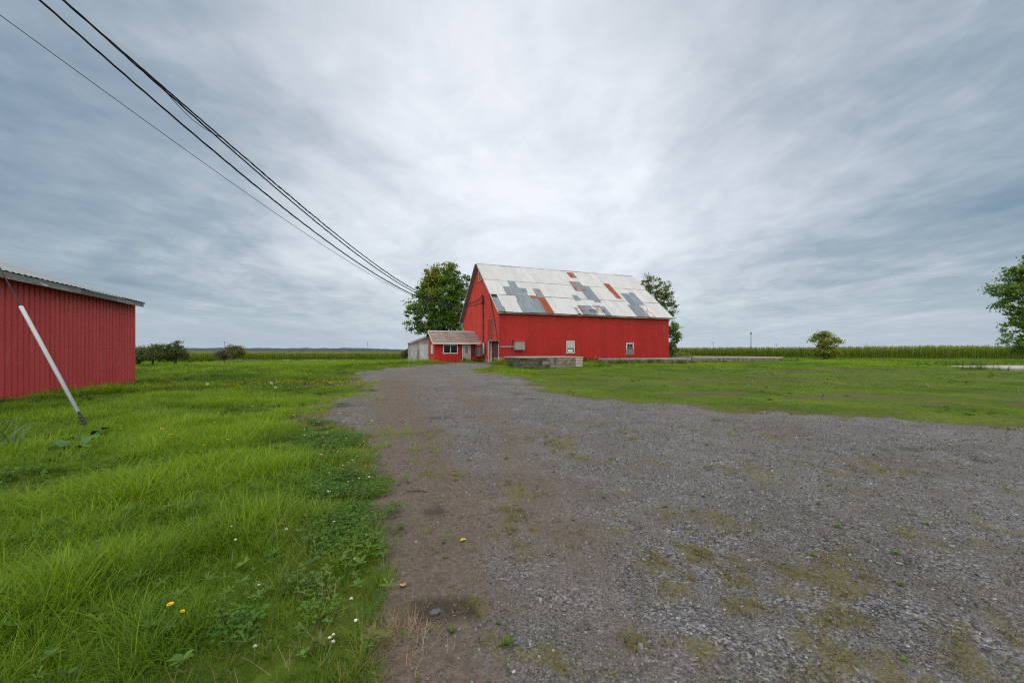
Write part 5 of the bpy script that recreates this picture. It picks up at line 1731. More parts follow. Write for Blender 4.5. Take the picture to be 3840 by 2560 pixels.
def blades_mesh(name, n, length, width, spread, lean, curl, mat, seed, seg=3, wind=0.0, up=0.0):
    """a clump of n tapering blades"""
    r = np.random.default_rng(seed)
    V, F3, bt = [], [], []
    for i in range(n):
        a = r.uniform(0, 2 * math.pi)
        rad = spread * math.sqrt(r.random())
        b = np.array([math.cos(a) * rad, math.sin(a) * rad, -0.01])
        az = a + r.normal() * 0.9
        if r.random() < wind:
            az = r.normal() * 0.5
        L_ = r.uniform(*length)
        w = r.uniform(*width) * 0.5
        ln = abs(r.normal(lean, lean * 0.45))
        cu = r.uniform(*curl)
        hd = np.array([math.cos(az), math.sin(az), 0])
        sd_ = np.array([-math.sin(az), math.cos(az), 0])
        sd_ = sd_ * math.cos(r.normal() * 0.5) + np.array([0, 0, 1]) * 0.0
        p = b.copy()
        ang = ln
        base = len(V)
        for k in range(seg + 1):
            t = k / seg
            ww = w * (1 - t ** 1.7) if k < seg else 0.0
            if k < seg:
                V.append(p - sd_ * ww)
                V.append(p + sd_ * ww)
            else:
                V.append(p)
            ang += cu / seg
            p = p + (hd * math.sin(ang) + np.array([0, 0, 1]) * math.cos(ang)) * (L_ / seg)
        tb = r.random()
        for k in range(seg - 1):
            q0 = base + 2 * k
            F3.append((q0, q0 + 1, q0 + 3))
            F3.append((q0, q0 + 3, q0 + 2))
            bt += [tb, tb]
        q0 = base + 2 * (seg - 1)
        F3.append((q0, q0 + 1, q0 + 2))
        bt.append(tb)
    return np_mesh(name, np.array(V), np.array(F3), mat, fattr={'bt': bt})


def leaf_strip(V, F, bt, p, hd, L_, w, ang, cu, tb, seg=4, fold=0.25, shape=None, twist=0.0):
    """broad leaf: ribbon with a midrib fold"""
    sd_ = np.array([-hd[1], hd[0], 0.0])
    base = len(V)
    for k in range(seg + 1):
        t = k / seg
        s = (shape or (lambda q_: math.sin(math.pi * min(1, q_ * 0.93 + 0.07)) ** 0.8))(t) * w * 0.5
        nrm = np.array([hd[0] * math.cos(ang), hd[1] * math.cos(ang), -math.sin(ang)])
        upv = np.array([-hd[0] * math.cos(ang) * 0 + 0, 0, 1.0])
        V.append(p - sd_ * s + upv * s * fold)
        V.append(p.copy())
        V.append(p + sd_ * s + upv * s * fold)
        p = p + (hd * math.sin(ang) + np.array([0, 0, 1]) * math.cos(ang)) * (L_ / seg)
        ang += cu / seg
    for k in range(seg):
        q0 = base + 3 * k
        F += [(q0, q0 + 1, q0 + 4), (q0, q0 + 4, q0 + 3), (q0 + 1, q0 + 2, q0 + 5), (q0 + 1, q0 + 5, q0 + 4)]
        bt += [tb] * 4


def corn_mesh(name, seed):
    r = np.random.default_rng(seed)
    V, F, bt = [], [], []
    H = r.uniform(2.2, 2.45)
    # stalk
    for k in range(3):
        a = k * 2.1
        V += [np.array([0.013 * math.cos(a), 0.013 * math.sin(a), 0]), np.array([0.008 * math.cos(a), 0.008 * math.sin(a), H])]
    for k in range(3):
        a0, a1 = 2 * k, 2 * ((k + 1) % 3)
        F += [(a0, a1, a1 + 1), (a0, a1 + 1, a0 + 1)]
        bt += [0.5, 0.5]
    n = 11
    az0 = r.uniform(0, 6.28)
    for i in range(n):
        h = 0.35 + (H - 0.45) * i / (n - 1)
        az = az0 + (i % 2) * math.pi + r.normal() * 0.45
        hd = np.array([math.cos(az), math.sin(az), 0])
        L_ = r.uniform(0.6, 0.9) * (1.0 if 2 < i < 9 else 0.75)
        leaf_strip(V, F, bt, np.array([0, 0, h]), hd, L_, r.uniform(0.075, 0.105), r.uniform(0.25, 0.55), r.uniform(1.2, 2.2), r.random(), 5, 0.3,
                   lambda q_: (0.5 + 0.5 * min(1, q_ * 4)) * (1 - q_ ** 2.2))
    nl = len(F)
    for i in range(6):
        az = r.uniform(0, 6.28)
        hd = np.array([math.cos(az), math.sin(az), 0])
        leaf_strip(V, F, bt, np.array([0, 0, H - 0.02]), hd, r.uniform(0.22, 0.34), 0.02, r.uniform(0.05, 0.55), 0.3, r.random(), 2, 0.0, lambda q_: 1.0)
    me = np_mesh(name, np.array(V), np.array(F), [MT['corn'], MT['tassel']], fattr={'bt': bt})
    mi = np.zeros(len(F), np.int32)
    mi[nl:] = 1
    me.polygons.foreach_set('material_index', mi)
    return me


def in_poly(x, y, P):
    return poly_sdf(x, y, np.array(P, float)) > 0


CORN = [corn_mesh('corn_plant', 100 + i) for i in range(6)]


def corn_field(name, label, poly, edge, rowdir, depth_keep, scl_mul, yellow):
    """edge: polyline of the side that faces the yard; plants get sparser behind it"""
    P = np.array(poly, float)
    x0, y0 = P.min(0)
    x1, y1 = P.max(0)
    r = np.random.default_rng(77)
    pts = []
    for (d0, d1, sx, sy) in depth_keep:
        gx, gy = np.meshgrid(np.arange(x0, x1, sx), np.arange(y0, y1, sy))
        gx = gx.ravel() + r.normal(size=gx.size) * sx * 0.22
        gy = gy.ravel() + r.normal(size=gy.size) * sy * 0.10
        m = in_poly(gx, gy, poly)
        gx, gy = gx[m], gy[m]
        d = line_d(gx, gy, edge)
        # keep only what the yard side could see
        vis = (np.abs(np.arctan2(gx, gy)) < R(58))
        m = (d >= d0) & (d < d1) & vis
        pts.append(np.stack([gx[m], gy[m]], -1))
    pts = np.concatenate(pts)
    n = len(pts)
    x, y = pts[:, 0], pts[:, 1]
    z = gz(x, y) - 0.03
    rot = np.stack([r.normal(size=n) * 0.05, r.normal(size=n) * 0.05, r.uniform(0, 6.28, n)], -1)
    nn = fbm(x, y, 0.05, 3, 9)
    scl = scl_mul * r.uniform(0.86, 1.10, n) * (0.88 + 0.24 * nn)
    tint = np.clip(0.25 + 0.6 * nn + r.normal(size=n) * 0.12, 0, 1)
    acc = np.where(r.random(n) < yellow, r.uniform(0.1, 0.5, n), 0)
    scatter(name, label, CORN, np.stack([x, y, z], -1), rot, scl, r.integers(0, 6, n), tint, acc)
    return n


n1 = corn_field('corn_field', 'dense green cornfield behind the lawn right of the barn',
                [(14, 132), (45, 113), (62, 101), (84, 89), (110, 77), (150, 60), (175, 120), (120, 160), (60, 200), (20, 200)],
                [(14, 132), (45, 113), (62, 101), (84, 89), (110, 77), (150, 60)], 0,
                [(0, 3.0, 0.24, 0.5), (3.0, 12, 0.6, 0.8), (12, 40, 1.6, 1.6)], 1.0, 0.12)
n2 = corn_field('corn_field', 'cornfield with yellowing tops in the distance left of the barn',
                [(-70, 86), (-80, 100), (-98, 134), (-70, 136), (-45, 139), (-20, 148), (5, 160), (5, 330), (-330, 330), (-200, 150), (-100, 84)],
                [(-70, 86), (-80, 100), (-98, 134), (-70, 136), (-45, 139), (-20, 148), (5, 160)], 0,
                [(0, 3.0, 0.26, 0.5), (3.0, 14, 0.8, 0.9), (14, 60, 1.9, 2.0), (60, 190, 3.6, 3.8)], 1.0, 0.30)
print('corn', n1, n2)


# ------------------------------------------------------------------ grass, weeds, stones
def barn_local(x, y):
    dx_, dy_ = x - BARN0.x, y - BARN0.y
    return dx_ * BL.x + dy_ * BL.y, dx_ * BG.x + dy_ * BG.y


PAD = [(41.0, 36.0), (43.5, 31.6), (48.0, 30.2), (60.0, 29.5), (62.0, 40.0), (50.0, 41.5), (44.0, 40.5)]


def blocked(x, y):
    u, v_ = barn_local(x, y)
    m = (u > -0.05) & (u < 21.4) & (v_ > -0.05) & (v_ < 15)
    m |= (u > -5.3) & (u < 0.1) & (v_ > 6.75) & (v_ < 12)
    m |= (u > -7.6) & (u < -5.2) & (v_ > 10.5) & (v_ < 14)
    for (ax, ay, L_, D_) in ((0.68, 35.0, 6.35, 3.9), (9.8, 41.0, 11.07, 1.7), (23.5, 52.0, 17.0, 4.5)):
        dx_, dy_ = x - ax, y - ay
        u2, v2 = dx_ * BL.x + dy_ * BL.y, dx_ * BG.x + dy_ * BG.y
        m |= (u2 > -0.02) & (u2 < L_) & (v2 > 0.0) & (v2 < D_)
    dx_, dy_ = x + 19.1, y - 20.2
    u2, v2 = dx_ * BL.x + dy_ * BL.y, dx_ * BG.x + dy_ * BG.y
    m |= (u2 > -15) & (u2 < 0.03) & (v2 > -17) & (v2 < 0.03)
    m |= poly_sdf(x, y, np.array(PAD)) > 0.1
    return m


def sample(r0, r1, dens, r, half=60):
    h = R(half)
    n = int(0.5 * (r1 * r1 - r0 * r0) * 2 * h * dens)
    th = r.uniform(-h, h, n)
    rr_ = np.sqrt(r.uniform(r0 * r0, r1 * r1, n))
    return np.sin(th) * rr_, np.cos(th) * rr_


G_LONG = [blades_mesh('grass_clump', 26, (0.15, 0.36), (0.0035, 0.0075), 0.08, 0.45, (0.5, 1.8), MT['grass'], 200 + i, 4, 0.35) for i in range(5)]
G_UP = [blades_mesh('grass_clump', 18, (0.08, 0.26), (0.005, 0.012), 0.07, 0.28, (0.3, 1.1), MT['grass'], 220 + i, 3, 0.2) for i in range(4)]
G_MID = [blades_mesh('grass_clump', 22, (0.14, 0.32), (0.008, 0.015), 0.14, 0.35, (0.4, 1.4), MT['grass'], 240 + i, 3, 0.5) for i in range(5)]
G_FAR = [blades_mesh('grass_clump', 20, (0.14, 0.30), (0.018, 0.034), 0.28, 0.38, (0.4, 1.3), MT['grass'], 260 + i, 2, 0.4) for i in range(5)]
G_VF = [blades_mesh('grass_clump', 22, (0.18, 0.36), (0.05, 0.10), 0.8, 0.45, (0.3, 1.2), MT['grass'], 280 + i, 2, 0.3) for i in range(4)]


def grass_zone(name, label, r0, r1, dens, meshes, seed, smul=1.0):
    r = np.random.default_rng(seed)
    x, y = sample(r0, r1, dens, r)
    d = drive_d(x, y)
    w = worn_f(x, y)
    so_ = soil_f(x, y)
    keep = (d < 0.05) & ~blocked(x, y) & (r.random(len(x)) > so_ * 0.93) & (r.random(len(x)) > w * 0.18)
    # a few tufts creep onto the gravel
    creep = (d >= 0.05) & (d < 1.6) & (r.random(len(x)) < np.where(np.hypot(x, y) > 6, 0.55, 0.07) * np.exp(-d / 0.65) * sst(0.40, 0.62, fbm(x, y, 1.7, 3, 23)))
    keep |= creep & ~blocked(x, y)
    keep &= ~((np.hypot(x, y) > 75) & (in_poly(x, y, [(14, 132), (45, 113), (62, 101), (84, 89), (110, 77), (150, 60), (175, 120), (60, 200)])))
    x, y, d, w = x[keep], y[keep], d[keep], w[keep]
    n = len(x)
    hN = fbm(x, y, 0.55, 4, 13)
    hB = fbm(x, y, 0.13, 3, 14)
    left = 1 - sst(-1.0, 3.0, x)
    tuft = sst(0.42, 0.68, fbm(x, y, 2.4, 3, 19))
    h = 0.40 + 0.75 * sst(0.32, 0.72, hN) * (0.4 + 0.6 * left) + 0.25 * (hB - 0.5) + 0.5 * tuft * left
    h *= (0.37 + 0.63 * np.maximum(left, sst(34, 42, y))) * (1 - 0.5 * w)
    u, v_ = barn_local(x, y)
    h *= 1 + 0.7 * np.exp(-((v_ + 1.0) / 2.0) ** 2) * ((u > -1) & (u < 8)) + 0.6 * np.exp(-((x + 8.8) ** 2 / 6 + (y - 42.5) ** 2 / 2.0))
    scl = smul * h * r.uniform(0.55, 1.2, n)
    az = (fbm(x, y, 0.33, 2, 15) * 2.4 + fbm(x, y, 1.1, 2, 16) * 1.6 - 1.2) * math.pi + r.normal(size=n) * 1.1
    tilt = r.normal(size=n) * 0.12 + 0.10
    rot = np.stack([r.normal(size=n) * 0.10, tilt, az], -1)
    rr0 = np.hypot(x, y)
    tint = -0.30 + 0.58 * sst(1.8, 10, rr0) + 0.95 * sst(0.30, 0.70, 0.55 * hN + 0.45 * fbm(x, y, 0.09, 3, 17)) + 0.15 * (fbm(x, y, 2.2, 2, 18) - 0.5) + r.normal(size=n) * 0.10  # nearest blades tinted darker: lusher grass, plus lens darkening put into the colour
    tint = np.clip(tint, 0.02, 1)
    acc = np.where(r.random(n) < 0.11 + 0.45 * w, r.uniform(0.15, 0.75, n), 0) * (0.35 + 0.65 * w)
    z = gz(x, y) - 0.005
    return scatter(name, label, meshes, np.stack([x, y, z], -1), rot, scl, r.integers(0, len(meshes), n), tint, acc)


grass_zone('long_grass', 'long windblown grass in the near foreground', 1.2, 4.5, 620, G_LONG + G_UP, 301, 0.78)
grass_zone('meadow_grass', 'long uneven grass of the left meadow', 4.5, 9.5, 330, G_LONG + G_UP + G_MID[:2], 302, 0.8)
grass_zone('lawn_grass', 'rough green grass of the lawn', 9.5, 19, 120, G_MID, 303, 0.85)
grass_zone('lawn_grass', 'rough grass further back on the lawn', 19, 35, 42, G_FAR, 304, 1.0)
grass_zone('lawn_grass', 'grass around the barn and old walls', 35, 62, 15, G_FAR, 305, 1.15)
grass_zone('field_grass', 'grass stretching to the cornfields', 62, 135, 2.1, G_VF, 306, 1.0)


# clover and broad-leaved weeds
def clover_mesh(seed):
    r = np.random.default_rng(seed)
    V, F, bt = [], [], []
    for i in range(44):
        a = r.uniform(0, 6.28)
        rad = 0.10 * math.sqrt(r.random())
        h = r.uniform(0.025, 0.075)
        c = np.array([math.cos(a) * rad, math.sin(a) * rad, h])
        a0 = r.uniform(0, 6.28)
        tb = r.random()
        tl = r.normal(size=3) * 0.25 + np.array([0, 0, 1])
        tl /= np.linalg.norm(tl)
        for k in range(3):
            b_ = a0 + k * 2.09
            hd = np.array([math.cos(b_), math.sin(b_), 0])
            hd = hd - tl * hd.dot(tl)
            sd_ = np.cross(tl, hd)
            s = r.uniform(0.006, 0.011)
            n0 = len(V)
            V += [c, c + hd * s * 0.75 + sd_ * s * 0.6 + tl * 0.002, c + hd * s * 1.35, c + hd * s * 0.75 - sd_ * s * 0.6 + tl * 0.002]
            F += [(n0, n0 + 1, n0 + 2), (n0, n0 + 2, n0 + 3)]
            bt += [tb, tb]
    return np_mesh('clover', np.array(V), np.array(F), MT['clover'], fattr={'bt': bt})


def rosette_mesh(seed, n=9, L_=(0.06, 0.12), w=(0.016, 0.03), lobed=True, lean=(0.9, 1.35), mat='weed', stem=0.0):
    r = np.random.default_rng(seed)
    V, F, bt = [], [], []
    for i in range(n):
        a = i * 2.4 + r.normal() * 0.3
        hd = np.array([math.cos(a), math.sin(a), 0])
        ph = r.uniform(0, 3)
        shp = (lambda q_: (0.25 + 0.75 * q_ ** 0.7) * (1 - q_ ** 5) * (0.72 + 0.28 * math.cos(q_ * 22 + ph))) if lobed else (lambda q_: math.sin(math.pi * min(1, q_ ** 0.8)) ** 0.7 + 0.03)
        leaf_strip(V, F, bt, np.array([0, 0, stem * r.random()]), hd, r.uniform(*L_), r.uniform(*w), r.uniform(*lean), r.uniform(0.1, 0.7), r.random(), 7 if lobed else 5, 0.25, shp)
    return np_mesh('weed', np.array(V), np.array(F), MT[mat], fattr={'bt': bt})


def nettle_mesh(seed, h=(0.3, 0.62), n=7):
    r = np.random.default_rng(seed)
    V, F, bt = [], [], []
    for s in range(n):
        a = r.uniform(0, 6.28)
        b_ = np.array([math.cos(a), math.sin(a), 0]) * 0.22 * math.sqrt(r.random())
        H = r.uniform(*h)
        lx, ly_ = r.normal(size=2) * 0.12
        for k in range(7):
            t = (k + 1) / 7
            p = b_ + np.array([lx * t, ly_ * t, H * t])
            for e in (0, 1):
                az = k * 1.57 + e * math.pi + r.normal() * 0.3
                hd = np.array([math.cos(az), math.sin(az), 0])
                leaf_strip(V, F, bt, p, hd, r.uniform(0.07, 0.12) * (1.2 - 0.6 * t), 0.05 * (1.2 - 0.5 * t), r.uniform(0.9, 1.4), 0.7, r.random(), 2, 0.3,
                           lambda q_: (0.35, 1.0, 0.0)[int(round(q_ * 2))])
    return np_mesh('nettle', np.array(V), np.array(F), MT['weed'], fattr={'bt': bt})


r5 = np.random.default_rng(55)
x, y = sample(1.3, 10, 160, r5)
d = drive_d(x, y)
band = np.exp(-((-d - 0.3) / 0.45) ** 2)
keep = (d < 0.22) & (x < 1) & (r5.random(len(x)) < band * sst(0.38, 0.58, fbm(x, y, 1.1, 3, 81)) * 1.1)
x, y = x[keep], y[keep]
n = len(x)
scatter('clover_patches', 'low clover patches along the left edge of the gravel', [clover_mesh(400 + i) for i in range(4)], np.stack([x, y, gz(x, y) + 0.01], -1),
        np.stack([r5.normal(size=n) * 0.1, r5.normal(size=n) * 0.1, r5.uniform(0, 6.28, n)], -1), r5.uniform(0.8, 1.5, n), r5.integers(0, 4, n),
        np.clip(0.45 + r5.normal(size=n) * 0.2, 0, 1), np.where(r5.random(n) < 0.08, 0.4, 0.0))

x, y = sample(1.4, 9, 34, r5)
d = drive_d(x, y)
keep = (d < 0.15) & ~blocked(x, y) & (r5.random(len(x)) < np.where(x < 0, 0.85, 0.3))
x, y = x[keep], y[keep]
n = len(x)
scatter('broadleaf_weeds', 'dandelion and dock leaves in the foreground grass',
        [rosette_mesh(420 + i) for i in range(3)] + [rosette_mesh(430 + i, 6, (0.05, 0.09), (0.02, 0.034), False, (0.8, 1.35)) for i in range(3)],
        np.stack([x, y, gz(x, y) + r5.uniform(0.02, 0.10, n)], -1), np.stack([r5.normal(size=n) * 0.15, r5.normal(size=n) * 0.15, r5.uniform(0, 6.28, n)], -1),
        r5.uniform(0.4, 0.85, n), r5.integers(0, 6, n), np.clip(0.5 + r5.normal(size=n) * 0.22, 0, 1), np.where(r5.random(n) < 0.04, r5.uniform(0.2, 0.6, n), 0))

# tall weeds round the old walls and building feet
pw = []
for (ax, ay, L_, off, dens) in ((9.4, 40.6, 11.8, 0.65, 7.5), (7.0, 38.6, 1.6, 1.2, 5), (23.2, 51.4, 17.5, 0.5, 2.6), (-0.9, 37.6, 1.4, 0.9, 7), (38.5, 57.2, 3.0, 0.8, 5)):
    k = int(L_ * dens)
    t = r5.uniform(0, L_, k)
    o_ = -r5.random(k) * off * 1.8
    pw.append(np.stack([ax + BL.x * t + BG.x * o_, ay + BL.y * t + BG.y * o_], -1))
for (cx, cy, rx_, ry_, k) in ((41.5, 34.5, 3.2, 1.4, 60), (46, 41.5, 6, 1.0, 70), (-6.0, 45.2, 3.0, 0.35, 26), (-2.6, 43.9, 0.9, 0.5, 16), (7.8, 42.6, 2.0, 0.5, 22)):
    pw.append(np.stack([cx + r5.normal(size=k) * rx_ * 0.5, cy + r5.normal(size=k) * ry_ * 0.5], -1))
pw = np.concatenate(pw)
pw = pw[~blocked(pw[:, 0], pw[:, 1])]
n = len(pw)
scatter('tall_weeds', 'dark leafy weeds along the old concrete walls', [nettle_mesh(450 + i) for i in range(4)], np.stack([pw[:, 0], pw[:, 1], gz(pw[:, 0], pw[:, 1]) - 0.03], -1),
        np.stack([r5.normal(size=n) * 0.1, r5.normal(size=n) * 0.1, r5.uniform(0, 6.28, n)], -1), r5.uniform(0.55, 1.15, n), r5.integers(0, 4, n),
        np.clip(0.5 + r5.normal(size=n) * 0.2, 0, 1), np.where(r5.random(n) < 0.06, 0.4, 0.0))


# darker broad-leaved patches in the turf further out
x, y = sample(7, 46, 2.6, r5)
k = (drive_d(x, y) < -0.2) & ~blocked(x, y) & (r5.random(len(x)) < sst(0.50, 0.68, fbm(x, y, 0.55, 4, 85)))
x, y = x[k], y[k]
n = len(x)
scatter('turf_weeds', 'darker patches of low leafy weeds in the lawn', [nettle_mesh(470 + i, (0.06, 0.2), 6) for i in range(3)] + [clover_mesh(480)], np.stack([x, y, gz(x, y) - 0.01], -1),
        np.stack([r5.normal(size=n) * 0.1, r5.normal(size=n) * 0.1, r5.uniform(0, 6.28, n)], -1), r5.uniform(0.35, 0.9, n) * (0.45 + 0.55 * (x < 0)) * (1 + 0.01 * y), r5.integers(0, 4, n),
        np.clip(0.85 + r5.normal(size=n) * 0.25, 0, 1), np.where(r5.random(n) < 0.25, r5.uniform(0.2, 0.7, n), 0.0))


# gravel
def stone_mat():
    m, N, L, p, out = new_mat('loose_stone')
    at = N('ShaderNodeAttribute', attribute_name='tint')
    at.attribute_type = 'INSTANCER'
    rr_ = ramp_node(N, [(0.0, (0.052, 0.052, 0.055)), (0.45, (0.120, 0.121, 0.127)), (0.8, (0.21, 0.212, 0.222)), (0.93, (0.27, 0.265, 0.26)), (1.0, (0.42, 0.40, 0.38))])
    L(at.outputs['Fac'], rr_.inputs[0])
    tc = N('ShaderNodeTexCoord')
    nn = noise_node(N, L, tc.outputs['Object'], (1, 1, 1), 2.2, 5, 0.7)
    r2_ = ramp_node(N, [(0.3, (0.7, 0.7, 0.7)), (0.7, (1.25, 1.25, 1.25))])
    L(nn.outputs['Fac'], r2_.inputs[0])
    L(mix(N, L, 1.0, rr_.outputs[0], r2_.outputs[0], 'MULTIPLY'), p.inputs['Base Color'])
    p.inputs['Roughness'].default_value = 0.85
    p.inputs['Specular IOR Level'].default_value = 0.25
    return m


MT['stone'] = stone_mat()


def stone_mesh(seed):
    import bmesh
    r = np.random.default_rng(seed)
    bm = bmesh.new()
    bmesh.ops.create_icosphere(bm, subdivisions=1, radius=0.5)
    pl = [(Vector(r.normal(size=3)).normalized(), r.uniform(0.26, 0.42)) for _ in range(6)]
    for v in bm.verts:
        for nrm, d_ in pl:
            t = v.co.dot(nrm)
            if t > d_:
                v.co -= nrm * (t - d_)
        v.co += Vector(r.normal(size=3)) * 0.03
        v.co.z *= 0.62
    me = bpy.data.meshes.new('stone')
    bm.to_mesh(me)
    bm.free()
    me.materials.append(MT['stone'])
    return me


STONES = [stone_mesh(500 + i) for i in range(8)]
sx_, sy_, ss_ = [], [], []
for (r0, r1, dens, lo, hi) in ((1.1, 3.2, 2900, 0.005, 0.021), (3.2, 6.0, 1500, 0.006, 0.025), (6, 10, 420, 0.010, 0.033), (10, 18, 90, 0.016, 0.045)):
    x, y = sample(r0, r1, dens, r5)
    d = drive_d(x, y)
    pr = (1 - 0.86 * track_f(x, y)) * (1 - 0.55 * moss_f(x, y)) * (0.25 + 0.9 * sst(0.35, 0.62, fbm(x, y, 1.5, 3, 91))) * sst(-0.05, 0.5, d)
    k = r5.random(len(x)) < pr
    sx_.append(x[k])
    sy_.append(y[k])
    ss_.append(lo + (hi - lo) * r5.random(k.sum()) ** 2.2)
x, y = sample(1.4, 12, 5, r5)
k = (drive_d(x, y) > 0.1) & (r5.random(len(x)) < 0.6)
sx_.append(x[k])
sy_.append(y[k])
ss_.append(r5.uniform(0.022, 0.042, k.sum()))
x, y, s = np.concatenate(sx_), np.concatenate(sy_), np.concatenate(ss_)
n = len(x)
tint = np.clip(r5.normal(0.40, 0.24, n) + (r5.random(n) < 0.012) * 0.45, 0, 0.95)
scatter('loose_gravel', 'loose blue-grey crushed stone on the drive', STONES, np.stack([x, y, drive_z(x, y) + s * 0.12], -1),
        np.stack([r5.normal(size=n) * 0.4, r5.normal(size=n) * 0.4, r5.uniform(0, 6.28, n)], -1),
        s[:, None] * r5.uniform(0.75, 1.4, (n, 3)), r5.integers(0, 8, n), tint)
print('stones', n)

# moss sprigs and dead stalks on the gravel
MOSSM = [blades_mesh('sprig', 14, (0.010, 0.032), (0.003, 0.006), 0.022, 0.7, (0.1, 1.0), MT['moss'], 540 + i, 2) for i in range(4)]
mx_, my_ = [], []
for (r0, r1, dens) in ((1.2, 4, 2200), (4, 8, 900), (8, 14, 220)):
    x, y = sample(r0, r1, dens, r5)
    d = drive_d(x, y)
    pr = (0.07 + 0.93 * moss_f(x, y)) * (d > 0.05) * (0.25 + 0.75 * sst(0.4, 0.6, fbm(x, y, 6, 3, 95)))
    k = r5.random(len(x)) < pr
    mx_.append(x[k])
    my_.append(y[k])
x, y = np.concatenate(mx_), np.concatenate(my_)
n = len(x)
rr_ = np.hypot(x, y)
scatter('moss_sprigs', 'olive moss and stonecrop sprigs among the gravel', MOSSM, np.stack([x, y, drive_z(x, y)], -1),
        np.stack([r5.normal(size=n) * 0.2, r5.normal(size=n) * 0.2, r5.uniform(0, 6.28, n)], -1), r5.uniform(0.6, 1.35, n) * (1 + 0.06 * rr_), r5.integers(0, 4, n),
        np.clip(0.5 + r5.normal(size=n) * 0.25, 0, 1), np.where(r5.random(n) < 0.25, r5.uniform(0.2, 0.8, n), 0))
print('moss', n)

# small green seedlings on the gravel
x, y = sample(1.3, 9, 5, r5)
d = drive_d(x, y)
k = (d > 0.05) & (r5.random(len(x)) < 0.25 + 0.6 * moss_f(x, y) + 0.8 * (1 - sst(0.1, 0.6, d)))
x, y = x[k], y[k]
n = len(x)
scatter('seedlings', 'small green seedlings dotted over the gravel', [rosette_mesh(560 + i, 6, (0.02, 0.05), (0.012, 0.024), False, (0.4, 1.2)) for i in range(3)],
        np.stack([x, y, drive_z(x, y)], -1), np.stack([0 * x, 0 * x, r5.uniform(0, 6.28, n)], -1), r5.uniform(0.6, 1.3, n), r5.integers(0, 3, n), np.clip(0.7 + r5.normal(size=n) * 0.2, 0, 1))

# dry straw
STRAW = [blades_mesh('straw', 11, (0.05, 0.13), (0.003, 0.0045), 0.05, 1.35, (0.0, 0.3), MT['straw'], 580 + i, 2) for i in range(3)]
px_ = [r5.normal(-0.60, 0.09, 130), r5.normal(-0.50, 0.12, 40), r5.uniform(-1.2, 6, 60), r5.normal(6.3, 0.8, 50)]
py_ = [r5.normal(2.20, 0.09, 130), r5.normal(1.95, 0.10, 40), r5.uniform(1.6, 9, 60), r5.normal(9.5, 0.35, 50)]
x, y = np.concatenate(px_), np.concatenate(py_)
n = len(x)
scatter('dry_straw', 'dry straw lying on the edge of the gravel', STRAW, np.stack([x, y, np.maximum(drive_z(x, y), gz(x, y)) + 0.004], -1),
        np.stack([r5.normal(size=n) * 0.05, r5.normal(size=n) * 0.05, r5.uniform(0, 6.28, n)], -1), r5.uniform(0.5, 1.2, n), r5.integers(0, 3, n), np.clip(0.5 + r5.normal(size=n) * 0.3, 0, 1))


DEAD = [blades_mesh('dead_stem', 7, (0.12, 0.30), (0.002, 0.0035), 0.06, 0.7, (0.1, 0.9), MT['straw'], 590 + i, 3) for i in range(3)]
x, y = sample(1.4, 14, 26, r5)
d = drive_d(x, y)
k = (d < 0.1) & ~blocked(x, y) & (r5.random(len(x)) < 0.25 + 0.75 * np.exp(-((-d - 0.2) / 0.4) ** 2))
x, y = x[k], y[k]
n = len(x)
scatter('dead_stems', 'dry dead stems standing among the green grass', DEAD, np.stack([x, y, gz(x, y)], -1),
        np.stack([r5.normal(size=n) * 0.3, r5.normal(size=n) * 0.3, r5.uniform(0, 6.28, n)], -1), r5.uniform(0.5, 1.1, n), r5.integers(0, 3, n), np.clip(0.5 + r5.normal(size=n) * 0.3, 0, 1))

# ------------------------------------------------------------------ flowers
def flower_mesh(name, h, r_, mat, seed, petals=10, puff=False):
    rs = np.random.default_rng(seed)
    mb = MB()
    top = Vector((rs.normal() * 0.03, rs.normal() * 0.03, h))
    mb.tube([(0, 0, 0), tuple(top * 0.5 + Vector((0.01, 0, 0))), tuple(top)], 0.0022, 4, False)
    ns = len(mb.f)
    if puff:
        for k in range(60):
            d_ = Vector(rs.normal(size=3)).normalized()
            e = d_.orthogonal().normalized() * 0.0045
            n0 = len(mb.v)
            mb.v += [tuple(top + d_ * r_ * 0.25), tuple(top + d_ * r_ + e), tuple(top + d_ * r_ - e)]
            mb.f.append((n0, n0 + 1, n0 + 2))
    else:
        for lay, (rr2, up_) in enumerate(((1.0, 0.25), (0.7, 0.5), (0.4, 0.8))):
            for k in range(petals):
                a = k * 2 * math.pi / petals + lay * 0.3
                hd = Vector((math.cos(a), math.sin(a), up_)).normalized()
                sd_ = Vector((-math.sin(a), math.cos(a), 0)) * r_ * 0.26
                n0 = len(mb.v)
                c = top + Vector((0, 0, 0.002 * lay))
                mb.v += [tuple(c), tuple(c + hd * r_ * rr2 * 0.7 + sd_), tuple(c + hd * r_ * rr2), tuple(c + hd * r_ * rr2 * 0.7 - sd_)]
                mb.f.append((n0, n0 + 1, n0 + 2, n0 + 3))
    me = mb.mesh(name, MT['stem'])
    me.materials.append(mat)
    mi = np.ones(len(mb.f), np.int32)
    mi[:ns] = 0
    me.polygons.foreach_set('material_index', mi)
    return me


MT['stem'] = pm('green_stem', [dict(cols=[(0.3, (0.07, 0.11, 0.03)), (0.7, (0.10, 0.15, 0.04))], sc=10)], rough=0.7)
YF = [flower_mesh('dandelion', 0.26, 0.021, MT['yellow_flower'], 600 + i) for i in range(3)]
WF = [flower_mesh('clover_flower', 0.10, 0.008, MT['white_flower'], 610 + i, 7) for i in range(2)]
DF = [flower_mesh('daisy', 0.34, 0.035, MT['white_flower'], 620 + i, 8) for i in range(2)]

